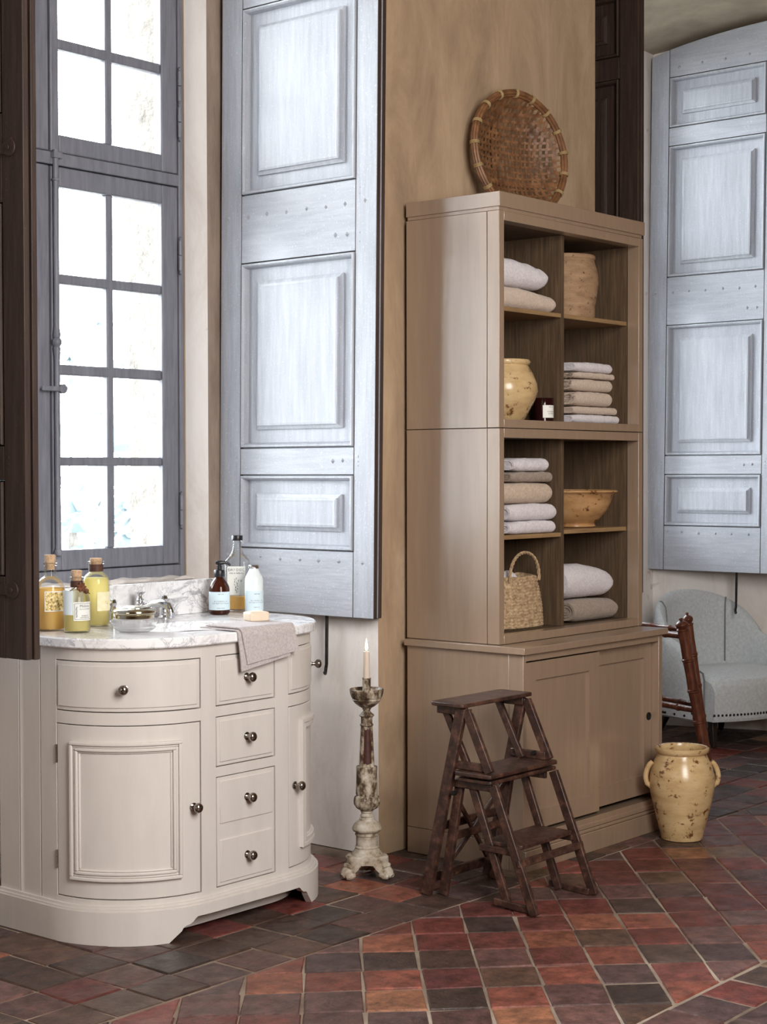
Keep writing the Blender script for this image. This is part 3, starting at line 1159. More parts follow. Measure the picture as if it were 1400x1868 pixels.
def front(name, t0, t1, z0, z1, beads, curved, knobs, label=None):
    mb = MB()
    g = .004 / (.46 if curved else .322)
    t0, t1, z0, z1 = t0 + g, t1 - g, z0 + .003, z1 - .003
    slab(mb, t0, t1, z0, z1, -.020, -.001)
    b = .011
    bt = b / (.46 if curved else .322)
    for za, zb in beads:
        slab(mb, t0 + bt, t1 - bt, za + b, zb - b, -.005, .0025)
    o = mb.build(name, 'cream_paint', van, smooth=35, bevel=.0014)
    for t, z in knobs:
        p = vpath(t, .002)
        knob_mb((p[0], p[1], z), vnormal(t)).build('knob', 'nickel', o)
    return o


front('drawer', .978, 1.958, .6485, .793, [(.6515, .79)], True, [(1.468, .716)])
front('drawer', 3.042, 4.022, .6485, .793, [(.6515, .79)], True, [(3.56, .716)])
front('drawer', 2.118, 2.882, .6465, .793, [(.6495, .79)], False, [(2.5, .722)])
front('drawer', 2.118, 2.882, .4715, .6175, [(.4745, .6145)], False, [(2.5, .548)])
front('drawer', 2.118, 2.882, .123, .4435, [(.296, .4405), (.126, .27)], False, [(2.5, .370), (2.5, .200)])
for t0, t1, kt in ((.978, 1.958, 1.895), (3.042, 4.022, 3.105)):
    d = front('door', t0, t1, .123, .6135, [], True, [(kt, .372)])
    mo = MB()
    a0, a1, z0, z1 = t0 + .135, t1 - .145, .176, .566
    for k, (w, oo) in enumerate(((.010, .011), (.007, .006), (.009, .009), (.006, .003))):
        wt = w / .46
        slab(mo, a0, a1, z0, z0 + w, -.004, oo)
        slab(mo, a0, a1, z1 - w, z1, -.004, oo)
        slab(mo, a0, a0 + wt, z0 + w, z1 - w, -.004, oo)
        slab(mo, a1 - wt, a1, z0 + w, z1 - w, -.004, oo)
        a0, a1, z0, z1 = a0 + wt, a1 - wt, z0 + w, z1 - w
    mo.build('moulding', 'cream_paint', d, smooth=35, bevel=.0025)
    if t0 < 2:
        for z in (.20, .50):
            h = MB()
            p = vpath(t0 + .002, .0015)
            for q in range(3):
                h.lathe([(0, 0), (.0032, 0), (.0032, .0165), (0, .0165)], (p[0], p[1], z + q * .0175), 8)
            h.build('hinge', 'nickel', d)

# marble worktop with basin hole
top = thing('marble_worktop', 'white grey-veined marble worktop with curved front on the cream washstand', 'worktop', (3.446, 3.69, .828))
BX, BY, BRX, BRY = 3.446, 3.63, .205, .140
outer = [vpath(t, .017) for t in [0, .25, .5, .75] + [1 + k / 20 for k in range(21)] + [2.25, 2.5, 2.75] + [3 + k / 20 for k in range(21)] + [4.25, 4.5, 4.75, 5]]
nb_ = 24
outer += [(XR + .017 + (XL - XR - .034) * k / nb_, YBK + .008) for k in range(nb_ + 1)]
outer = sorted(set((round(a, 5), round(b, 5)) for a, b in outer), key=lambda p: atan2(p[1] - BY, p[0] - BX))
inner = [(BX + BRX * cos(th), BY + BRY * sin(th)) for th in [atan2((p[1] - BY) / BRY, (p[0] - BX) / BRX) for p in outer]]
mb = MB()
n = len(outer)


def shrink(p, d):
    v = Vector((p[0] - 3.446, p[1] - 3.69))
    v *= 1 - d / v.length
    return (3.446 + v.x, 3.69 + v.y)


rings = [(inner, .857, 0), (outer, .857, .004), (outer, .853, 0), (outer, .832, 0), (outer, .828, .004), (inner, .828, 0)]
vs = []
for ring, z, d in rings:
    vs += [(*shrink(p, d), z) if d else (p[0], p[1], z) for p in ring]
fs = []
for r in range(6):
    s_ = (r + 1) % 6
    for k in range(n):
        l = (k + 1) % n
        fs.append((r * n + k, r * n + l, s_ * n + l, s_ * n + k))
mb.add(vs, fs).build('slab', 'marble', top, smooth=30)
o = MB().box(XL + .01, XR - .03, YBK - .014, YBK + .006, .8575, .967).build('marble_upstand', 'marble', bevel=.002, origin=(3.446, YBK, .8575))
tag(o, 'low white marble upstand behind the chrome taps', 'upstand')
mb = MB()
mb.grid(12, 40, lambda u, v: (BX + (BRX + .012) * cos(2 * pi * v) * cos(u * pi / 2 * .999), BY + (BRY + .012) * sin(2 * pi * v) * cos(u * pi / 2 * .999), .825 - .13 * sin(u * pi / 2)), False, True)
mb.build('basin', 'porcelain', top, label='white sunken porcelain basin')

# taps
TY = 3.895


def tap_handle(x, sg, label):
    t = thing('basin_tap', label, 'tap', (x, TY, .857), 'chrome basin taps')
    MB().lathe([(0, 0), (.024, 0), (.024, .004), (.017, .007), (.0135, .012), (.0145, .030), (.011, .036), (.0145, .040), (.0105, .046), (.008, .052), (0, .052)], (x, TY, .857), 20).build('tap_body', 'chrome', t)
    MB().lathe([(0, -.013), (.009, -.010), (.013, 0), (.009, .010), (0, .013)], (x, TY, .857 + .062), 16).build('tap_head', 'chrome', t)
    mb = MB().tube([(x + sg * .010, TY, .921), (x + sg * .018, TY, .922), (x + sg * .020, TY, .922), (x + sg * .062, TY, .926), (x + sg * .072, TY, .927)], [.0045, .0045, .007, .0092, .006], 12)
    mb.build('lever', 'porcelain', t, label='white porcelain lever')


tap_handle(3.360, -1, 'chrome tap with white lever pointing left beside the yellow bottle')
tap_handle(3.572, 1, 'chrome tap with white lever pointing right towards the brown pump bottle')
sp = thing('basin_spout', 'chrome arched basin spout with finial between the two taps', 'tap', (3.47, TY, .857))
MB().lathe([(0, 0), (.026, 0), (.026, .004), (.018, .008), (.016, .014), (.017, .045), (.012, .050), (.015, .055), (.009, .060), (.013, .066), (.0085, .070), (.006, .078), (.017, .088), (.018, .090), (0, .090)], (3.47, TY, .857), 20).build('spout_body', 'chrome', sp)
mb = MB().tube([(3.47, TY, .890), (3.47, TY - .03, .899), (3.47, TY - .07, .912), (3.47, TY - .105, .916), (3.47, TY - .128, .908), (3.47, TY - .138, .893), (3.47, TY - .139, .886)], [.013, .0135, .0125, .013, .0135, .012, .0115], 14)
mb.lathe([(0, -.012), (.0135, -.012), (.0135, .004), (0, .004)], (3.47, TY - .139, .885), 16)
mb.build('spout_arm', 'chrome', sp)


# ------------------------------------------------------------------ bottles and jars on the worktop
def label_patch(name, c, r, z0, z1, a0, a1, mat, parent, th=.0007, n=12):
    """curved paper label round a cylinder; angles in degrees, 0 facing the viewer (-Y,-X side)"""
    mb = MB()
    mb.grid(n, 2, lambda u, v: (c[0] + (r + th) * cos(radians(a0 + (a1 - a0) * u)), c[1] + (r + th) * sin(radians(a0 + (a1 - a0) * u)), z0 + (z1 - z0) * v))
    mb.grid(n, 2, lambda u, v: (c[0] + (r + .0001) * cos(radians(a0 + (a1 - a0) * u)), c[1] + (r + .0001) * sin(radians(a0 + (a1 - a0) * u)), z0 + (z1 - z0) * v))
    return mb.build(name, mat, parent)


def curved_text(s, size, c, r, zc, ang, parent, mat='ink', th=.0012):
    vs, fs = text_mesh(s, size)
    out = []
    for x, y, _ in vs:
        a = radians(ang) + x / r
        out.append((c[0] + (r + th) * cos(a), c[1] + (r + th) * sin(a), zc + y))
    MB().add(out, fs).build('lettering', mat, parent, smooth=0)


VIEW = degv = 180 + 39.9        # azimuth that faces the camera


def face_ang(c):
    return math.degrees(atan2(-c[1], -c[0]))


def bottle(name, label, c, prof, liquid_top, liq_mat, group=None, glass='glass'):
    t = thing(name, label, 'bottle', (c[0], c[1], .857), group)
    z0 = .857
    MB().lathe(prof, (c[0], c[1], z0), 40).build('glass_body', glass, t)
    if liquid_top:
        lp = [(0, .006), (prof[2][0] - .0045, .006), (prof[2][0] - .0028, .009)]
        for r, z in prof:
            if .009 < z < liquid_top and r > .004:
                lp.append((r - .0028, max(z, .006)))
        # radius at the liquid line
        rr = None
        for (r0, za), (r1, zb) in zip(prof, prof[1:]):
            if za <= liquid_top <= zb and zb > za:
                rr = r0 + (r1 - r0) * (liquid_top - za) / (zb - za)
        lp += [(rr - .003, liquid_top), (0, liquid_top)]
        MB().lathe(lp, (c[0], c[1], z0), 40).build('bath_oil', liq_mat, t)
    return t


# large amber bottle, half hidden by the dark shutter
c1 = (3.092, 3.862)
R1 = .0435
b1 = bottle('corked_bottle', 'large clear corked bottle of amber oil beside the dark shutter', c1,
            [(0, 0), (R1 - .003, 0), (R1, .004), (R1, .112), (R1 * .975, .124), (R1 * .90, .136), (R1 * .78, .146), (R1 * .60, .153), (.019, .158), (.017, .164), (.0165, .188), (.021, .190), (.021, .197), (.0165, .198), (.0165, .1985), (.0145, .1985)], .124, 'amber_liquid', 'corked bath oil bottles')
MB().lathe([(0, .178), (.0138, .178), (.0165, .2195), (.0155, .2215), (0, .2215)], (c1[0], c1[1], .857), 20).build('cork', 'cork', b1)
fa = face_ang(c1)
label_patch('paper_label', c1, R1, .915, .974, fa - 22, fa + 62, 'paper_white', b1)
label_patch('label_print', c1, R1, .918, .971, fa - 19, fa + 59, 'paper_gold', b1, .0011)
# small bottle in front with seed pods tied at its neck
c2 = (3.100, 3.752)
R2 = .0385
b2 = bottle('corked_bottle', 'small corked bottle with brown seed pods tied at its neck', c2,
            [(0, 0), (R2 - .003, 0), (R2, .004), (R2, .086), (R2 * .975, .097), (R2 * .90, .107), (R2 * .77, .117), (R2 * .58, .124), (.018, .128), (.0165, .132), (.016, .150), (.021, .152), (.021, .160), (.0165, .161), (.0145, .161)], .060, 'yellow_liquid', 'corked bath oil bottles')
MB().lathe([(0, .145), (.0138, .145), (.0158, .178), (.0148, .180), (0, .180)], (c2[0], c2[1], .857), 20).build('cork', 'cork', b2)
fa = face_ang(c2)
label_patch('paper_label', c2, R2, .893, .947, fa - 14, fa + 74, 'paper_white', b2)
fr_ = MB()
for a0, a1, z0, z1 in ((fa - 9, fa + 68, .897, .8978), (fa - 9, fa + 68, .9422, .943), (fa - 9, fa - 8, .897, .943), (fa + 67, fa + 68, .897, .943)):
    fr_.grid(14, 2, lambda u, v: (c2[0] + (R2 + .0013) * cos(radians(a0 + (a1 - a0) * u)), c2[1] + (R2 + .0013) * sin(radians(a0 + (a1 - a0) * u)), z0 + (z1 - z0) * v))
# small engraved flourish and lines of print
for k in range(9):
    a = fa - 4 + 1.2 * sin(k * 1.7)
    z = .902 + .0035 * k
    fr_.grid(4, 2, lambda u, v: (c2[0] + (R2 + .0013) * cos(radians(a + 6 * u)), c2[1] + (R2 + .0013) * sin(radians(a + 6 * u)), z + .0016 * v + .003 * u))
fr_.build('label_border', 'ink', b2, smooth=0)
for s, sz, dz, da in (('Mélisse', .011, .932, 36), ('SALON DE BAIN', .0046, .925, 36), ('ESSENCE', .0055, .9055, 36), ('PARFUMEE PURE', .0042, .9005, 36)):
    curved_text(s, sz, c2, R2, dz, fa + da, b2)
label_patch('back_label', c2, R2, .910, .980, fa - 80, fa - 16, 'frost', b2)
MB().lathe([(.0168, .131), (.0185, .133), (.0185, .149), (.0165, .150)], (c2[0], c2[1], .857), 20).build('neck_band', 'leather', b2)
pod = MB()
dirn = Vector((cos(radians(fa + 30)), sin(radians(fa + 30)), 0))
tang = Vector((-dirn.y, dirn.x, 0))
pc = Vector((c2[0], c2[1], .857 + .132)) + dirn * .022
for k in range(7):
    a = 2 * pi * k / 7
    e = pc + tang * (.017 * cos(a)) + Vector((0, 0, .015 * sin(a))) + dirn * .004
    pod.tube([pc, pc.lerp(e, .35), pc.lerp(e, .7), e], [.002, .0055, .005, .0012], 8)
pod.lathe([(0, -.009), (.007, -.005), (.0085, 0), (.007, .005), (0, .009)], pc + tang * .018 + Vector((0, 0, -.012)), 10)
pod.tube([pc + tang * -.034 + Vector((0, 0, -.010)), pc + tang * -.015 + Vector((0, 0, .002)), pc + tang * .005 + Vector((0, 0, .008))], .0012, 6)
pod.tube([pc + tang * .012 + Vector((0, 0, -.012)), pc + tang * .03 + Vector((0, 0, -.020))], .0013, 6)
pod.build('seed_pods', 'anise', b2)
# rear yellow bottle
c3 = (3.262, 3.858)
R3 = .0405
b3 = bottle('corked_bottle', 'tall corked bottle of yellow oil nearest the chrome taps', c3,
            [(0, 0), (R3 - .003, 0), (R3, .004), (R3, .126), (R3 * .975, .138), (R3 * .90, .148), (R3 * .77, .156), (.024, .161), (.021, .164), (.0205, .186), (.0245, .188), (.0245, .195), (.020, .196), (.018, .196)], .146, 'yellow_liquid', 'corked bath oil bottles')
MB().lathe([(0, .18), (.0175, .18), (.0185, .203), (.0175, .205), (0, .205)], (c3[0], c3[1], .857), 20).build('cork', 'cork', b3)
MB().lathe([(.0212, .165), (.0222, .166), (.0222, .186), (.0206, .187)], (c3[0], c3[1], .857), 20).build('neck_band', 'leather', b3)
fa = face_ang(c3)
label_patch('paper_label', c3, R3, .905, .962, fa + 4, fa + 80, 'paper_cream', b3)
curved_text('S&', .014, c3, R3, .925, fa + 50, b3, 'paper_gold')
# cut glass jar with silver lid
cj = (3.214, 3.632)
jar = thing('glass_jar', 'low cut-glass jar with a domed silver lid on the marble', 'jar', (cj[0], cj[1], .857))
MB().lathe([(0.0000, 0.0000), (0.0415, 0.0000), (0.0488, 0.0040), (0.0573, 0.0100), (0.0610, 0.0140), (0.0561, 0.0180), (0.0634, 0.0230), (0.0665, 0.0300), (0.0634, 0.0370), (0.0573, 0.0410), (0.0537, 0.0420), (0.0537, 0.0060), (0.0000, 0.0050)], (cj[0], cj[1], .857), 96,
           wob=lambda th, z: 1 + (.035 * abs(sin(16 * th)) if .009 < z < .040 else 0)).build('cut_glass_bowl', 'cut_glass', jar)
MB().lathe([(.0540, .0400), (.0570, .0405), (.0575, .0410), (.0575, .0500), (.0555, .0515), (.0590, .0530), (.0625, .0570), (.0625, .0610), (.0590, .0660), (.0500, .0695), (.0485, .0690), (.0480, .0715), (.0320, .0750), (0, .0765)], (cj[0], cj[1], .857), 40).build('lid', 'old_silver', jar)
# brown pump bottle
cp = (3.783, 3.862)
RP = .0335
pb = thing('pump_bottle', 'dark brown pump bottle with pale blue label and black pump', 'bottle', (cp[0], cp[1], .857))
MB().lathe([(0, 0), (RP - .005, 0), (RP, .006), (RP, .082), (RP - .002, .092), (RP - .009, .106), (.016, .116), (.0125, .121), (.012, .130), (0, .130)], (cp[0], cp[1], .857), 36).build('glass_body', 'brown_glass', pb)
MB().lathe([(0, .122), (.0165, .122), (.017, .124), (.017, .142), (.0155, .145), (.0085, .146), (.0085, .158), (.006, .159), (.006, .164), (0, .164)], (cp[0], cp[1], .857), 24, wob=lambda th, z: 1 + (.025 * (1 if int(th * 14 / pi) % 2 else 0) if .123 < z < .143 else 0)).build('pump_collar', 'black_plastic', pb)
dx = Vector((.75, -.66, 0))
pt = Vector((cp[0], cp[1], .857 + .168))
MB().tube([pt - dx * .012 + Vector((0, 0, .001)), pt - dx * .006, pt + dx * .006, pt + dx * .018 + Vector((0, 0, .001)), pt + dx * .030 + Vector((0, 0, -.003)), pt + dx * .036 + Vector((0, 0, -.009))], [.004, .0075, .0075, .005, .004, .003], 12).build('pump_nozzle', 'black_plastic', pb)
fa = face_ang(cp)
label_patch('paper_label', cp, RP, .873, .932, fa - 88, fa + 88, 'paper_blue', pb, n=24)
for s, sz, dz in (('NEPTUNE', .0042, .923), ('B L U E B E L L  &', .0058, .8995), ('H O N E Y S U C K L E', .0058, .8925), ('HAND WASH', .0042, .878)):
    curved_text(s, sz, cp, RP, dz, fa + 8, pb)
# clear square bottle with black cap
cc = (3.900, 3.896)
eb = thing('cologne_bottle', 'clear square-shouldered cologne bottle with black cap, one fifth full', 'bottle', (cc[0], cc[1], .857))
rotq = Matrix.Rotation(radians(-50), 4, 'Z')


def sq(h, p=5.0):
    return lambda th, z: (1 / (abs(cos(th)) ** p + abs(sin(th)) ** p) ** (1 / p)) if z < h else 1 + ((1 / (abs(cos(th)) ** p + abs(sin(th)) ** p) ** (1 / p)) - 1) * max(0, 1 - (z - h) / .03)


RE = .0405
MB().lathe([(0, 0), (RE - .002, 0), (RE, .003), (RE, .166), (RE - .002, .172), (.030, .184), (.021, .194), (.016, .206), (.0140, .218), (.0140, .240), (.010, .240)], (cc[0], cc[1], .857), 56, rotq, sq(.166)).build('glass_body', 'glass', eb)
MB().lathe([(0, .010), (RE - .004, .010), (RE - .004, .050), (0, .050)], (cc[0], cc[1], .857), 56, rotq, sq(.15)).build('cologne', 'amber_liquid', eb)
MB().lathe([(0, .236), (.0180, .236), (.0185, .238), (.0185, .251), (.0175, .253), (0, .253)], (cc[0], cc[1], .857), 24).build('cap', 'black_plastic', eb)
q_ = Matrix.Translation((cc[0], cc[1], .857)) @ rotq @ Matrix.Rotation(radians(-90), 4, 'Z')


def flat(x, z, d):
    return tuple(q_ @ Vector((RE + .0006 + d, x, z)))


# the face turned to the room
mb = MB()
mb.add([flat(-.030, .058, 0), flat(.030, .058, 0), flat(.030, .152, 0), flat(-.030, .152, 0), flat(-.030, .058, -.0005), flat(.030, .058, -.0005), flat(.030, .152, -.0005), flat(-.030, .152, -.0005)],
       [(0, 1, 2, 3), (7, 6, 5, 4), (0, 4, 5, 1), (1, 5, 6, 2), (2, 6, 7, 3), (3, 7, 4, 0)])
mb.build('paper_label', 'paper_white', eb, smooth=0)
for s, sz, dz in (('EAU DISC', .0125, .1365), ('ORE & NEROLI', .0074, .127), ('V', .012, .100)):
    vs, fs = text_mesh(s, sz)
    ox = .016 if s == 'V' else 0
    MB().add([flat(x + ox, dz + y, .0005) for x, y, _ in vs], fs).build('lettering', 'ink', eb, smooth=0)
mb = MB()
for k in range(14):       # the little engraved figure
    a = k * 2.399
    x, z = .006 * sin(a) * (.4 + k / 14), .065 + .0034 * k
    mb.add([flat(x - .0006, z, .0005), flat(x + .0012, z - .001, .0005), flat(x + .003 * cos(a), z + .006, .0005), flat(x + .003 * cos(a) - .0012, z + .006, .0005)], [(0, 1, 2, 3)])
mb.build('label_figure', 'ink', eb, smooth=0)
# pale frosted bottle
cf = (3.852, 3.772)
RF = .0300
fb = thing('lotion_bottle', 'frosted pale blue-white bottle with a small silver cap', 'bottle', (cf[0], cf[1], .857))
MB().lathe([(0, 0), (RF - .003, 0), (RF, .004), (RF, .112), (RF - .003, .124), (RF - .009, .134), (.0175, .141), (.0155, .146), (.0155, .154), (0, .154)], (cf[0], cf[1], .857), 32).build('bottle_body', 'frost', fb)
MB().lathe([(0, .150), (.0175, .150), (.018, .151), (.018, .159), (.0165, .161), (0, .161)], (cf[0], cf[1], .857), 24).build('cap', 'chrome', fb, label='small silver screw cap')
fa = face_ang(cf)
label_patch('paper_label', cf, RF, .873, .935, fa - 60, fa + 88, 'paper_blue', fb, n=20)
for s, sz, dz in (('NEPTUNE', .0042, .924), ('B L U E B E L L  &', .0052, .9025), ('H O N E Y S U C K L E', .0052, .896), ('BATH OIL', .0042, .881)):
    curved_text(s, sz, cf, RF, dz, fa + 18, fb)


# hand towel hanging over the counter edge and the soap
def drape(mb, x0, x1, yb, ze0, ze1, off, wob, skew=0.0, n=26, m=40):
    """sheet: lies on the top (z .857+off) from yb to the front edge then hangs to ze"""
    yf = YF - .017 - .003 - off
    zt = .857 + .002 + off
    r = .010 + off
    l0 = yb - (yf + r)
    l1 = r * pi / 2

    def fn(u, v, extra=0.0):
        x = x0 + (x1 - x0) * u
        hang = zt - r - (ze0 + (ze1 - ze0) * u)
        d = v * (l0 + l1 + hang)
        w = wob * nz((x * 14, d * 9, off * 100), 1.0)
        if d < l0:
            y, z = yb - d, zt
            ny, nzv = 0, 1
        elif d < l0 + l1:
            a = (d - l0) / r
            y, z = yf + r - r * sin(a), zt - r + r * cos(a)
            ny, nzv = -sin(a), cos(a)
        else:
            e = d - l0 - l1
            y, z = yf, zt - r - e
            ny, nzv = -1, 0
            w += .006 * sin(u * 7 + 1) * min(1, e / .06) * .5
            x += skew * e
        w = abs(w) + extra
        return (x, y + ny * w, z + nzv * w)
    th = .004
    mb.grid(n, m, lambda u, v: fn(u, v, th))
    mb.grid(n, m, lambda u, v: fn(u, v, 0))
    # rim
    for u in (0, 1):
        mb.grid(m, 2, lambda a, b: fn(u, a, th * b))
    for v in (0, 1):
        mb.grid(n, 2, lambda a, b: fn(a, v, th * b))


tw = MB()
drape(tw, 3.392, 3.600, 3.545, .742, .772, .0005, .001, .10)
drape(tw, 3.402, 3.625, 3.53, .762, .785, .0065, .0014, .22)
o = tw.build('hand_towel', 'hand_towel', origin=(3.5, 3.45, .857))
tag(o, 'pinkish grey waffle hand towel hanging over the marble front edge', 'towel')
sb = MB()


def soap_fn(u, v):
    th, ph = 2 * pi * v, -pi / 2 + pi * u
    e = lambda a, k: math.copysign(abs(a) ** k, a)
    x, y, z = e(cos(ph), .25) * e(cos(th), .25), e(cos(ph), .25) * e(sin(th), .25), e(sin(ph), .3)
    return Vector((x * .034, y * .026, z * .0145))


sb.grid(20, 40, soap_fn, False, True)
sb.xf(Matrix.Translation((3.592, 3.508, .857 + .0150 + .0115)) @ Matrix.Rotation(radians(-18), 4, 'Z'))
o = sb.build('soap_bar', 'soap', origin=(3.592, 3.508, .869))
tag(o, 'cream rectangular soap bar resting on the grey hand towel', 'soap')
# ------------------------------------------------------------------ shelf unit
HX, HW, HY, HYB = 4.4557, .9113, 3.2269, 3.622
HZ0, HZM, HZ1, HZT = .7422, 1.4646, 2.185, 2.2457


def shelf_unit(label, z0, z1, zs, shelf_l, shelf_r, cornice):
    t = thing('open_shelf_unit', label, 'shelf unit', (HX + HW / 2, HYB - .2, z0), 'stacked open shelf units')
    x0, x1 = HX, HX + HW
    ff = MB()
    st = .0285
    ff.box(x0 + .0006, x0 + st, HY, HY + .049, z0 + .0012, z1 - .0012)
    ff.box(x1 - st, x1, HY, HY + .049, z0 + .0012, z1 - .0012)
    ff.box(x0 + st, x1 - st, HY, HY + .049, z0 + .0012, z0 + .029)
    ff.box(x0 + st, x1 - st, HY, HY + .049, z1 - .032, z1 - .0012)
    ff.build('face_frame', 'taupe_paint', t, smooth=30, bevel=.0012)
    for a, b in ((x0, x0 + .018), (x1 - .018, x1)):
        MB().box(a, b, HY + .0515, HYB, z0 + .0012, z1 - .0012).build('side_panel', 'taupe_paint', t, smooth=30, bevel=.0008)
    for a, b in ((x0 + .0183, x0 + .026), (x1 - .026, x1 - .0183)):
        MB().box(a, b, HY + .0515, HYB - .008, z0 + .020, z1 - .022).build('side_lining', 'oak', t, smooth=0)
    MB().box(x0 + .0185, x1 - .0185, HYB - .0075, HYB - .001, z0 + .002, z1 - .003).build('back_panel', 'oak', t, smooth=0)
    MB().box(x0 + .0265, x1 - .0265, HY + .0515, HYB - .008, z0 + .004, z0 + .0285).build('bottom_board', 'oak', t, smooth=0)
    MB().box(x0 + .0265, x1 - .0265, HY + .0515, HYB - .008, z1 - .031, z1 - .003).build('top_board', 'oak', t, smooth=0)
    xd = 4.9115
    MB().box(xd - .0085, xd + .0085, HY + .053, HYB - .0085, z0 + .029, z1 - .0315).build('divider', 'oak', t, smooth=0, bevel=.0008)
    MB().box(x0 + .0268, xd - .009, HY + .054, HYB - .0088, shelf_l - .0145, shelf_l).build('shelf', 'oak_h', t, smooth=0, bevel=.0008)
    MB().box(xd + .009, x1 - .0268, HY + .054, HYB - .0088, shelf_r - .0150, shelf_r).build('shelf', 'oak_h', t, smooth=0, bevel=.0008)
    if cornice:
        MB().box(x0 - .0015, x1 + .008, HY - .003, HYB, HZ1 + .012, HZT).box(x0 + .004, x1 - .003, HY + .004, HYB - .002, HZ1, HZ1 + .013).build('cornice', 'taupe_paint', t, smooth=30, bevel=.0012)
    return t


shelf_unit('upper taupe open shelf unit with cornice holding the buff terracotta jar', HZM, HZ1, 0, 1.877, 1.8775, True)
shelf_unit('lower taupe open shelf unit holding the glazed bowl and straw bag', HZ0, HZM, 0, 1.103, 1.1125, False)

# base cabinet with sliding doors
bc = thing('sliding_door_cabinet', 'taupe low cabinet with two sliding doors under the shelf units', 'cabinet', (4.889, 3.36, 0))
bx0, bx1, by0, by1 = 4.4445, 5.334, 3.1220, 3.612
MB().box(4.4286, 5.3497, 3.1061, 3.614, .7192, .7420).build('top_board', 'taupe_paint', bc, smooth=30, bevel=.002)
ff = MB()
ff.box(bx0, 4.462, by0, by0 + .057, 0.0, .719)
ff.box(5.309, bx1, by0, by0 + .057, 0.0, .719)
ff.box(4.462, 5.309, by0, by0 + .057, .695, .719)
ff.box(4.462, 5.309, by0 + .001, by0 + .057, .085, .118)
ff.build('face_frame', 'taupe_paint', bc, smooth=30, bevel=.0012)
sd = MB()
sd.box(bx0, bx0 + .018, by0 + .0585, by1, .090, .719)
sd.box(bx0 - .0005, bx0 + .018, by0 + .0585, by1, 0, .0885)
sd.box(bx1 - .018, bx1, by0 + .0585, by1, 0, .719)
sd.box(bx0 + .02, bx1 - .02, by1 - .012, by1 - .002, .05, .719)
sd.box(bx0 + .019, bx1 - .019, by0 + .10, by1 - .013, .08, .10)
sd.build('side_panels', 'taupe_paint', bc, smooth=30, bevel=.0012)
pl = MB()
pl.box(bx0 + .0005, bx1 + .004, by0 - .010, by0 + .03, 0, .070)
pl.box(bx0 + .001, bx1 + .003, by0 - .006, by0 + .03, .0705, .082)
pl.box(bx0 + .0015, bx1 + .002, by0 - .003, by0 + .03, .0825, .1)
pl.build('plinth', 'taupe_paint', bc, smooth=30, bevel=.0025)


def sdoor(x0, x1, y, px0, px1, z0, z1, pz0, pz1, pull):
    mb = MB()
    mb.box(x0, px0, y, y + .020, z0, z1)
    mb.box(px1, x1, y, y + .020, z0, z1)
    mb.box(px0, px1, y + .0002, y + .020, z0, pz0)
    mb.box(px0, px1, y + .0002, y + .020, pz1, z1)
    d = mb.build('door', 'taupe_paint', bc, smooth=30)
    MB().box(px0 - .004, px1 + .004, y + .009, y + .016, pz0 - .004, pz1 + .004).build('door_panel', 'taupe_paint', d, smooth=0)
    if pull:
        q = Matrix.Rotation(radians(90), 4, 'X')
        MB().lathe([(0, .0012), (.0115, .0012), (.0125, .003), (.0145, .003), (.0148, -.002), (0, -.002)], (pull[0], y, pull[1]), 24, q).build('finger_pull', 'iron', d, label='round black finger pull')


sdoor(4.4645, 4.916, 3.1285, 4.528, 4.853, .1305, .689, .190, .628, None)
sdoor(4.893, 5.3065, 3.1525, 4.953, 5.257, .1345, .691, .203, .636, (5.288, .418))


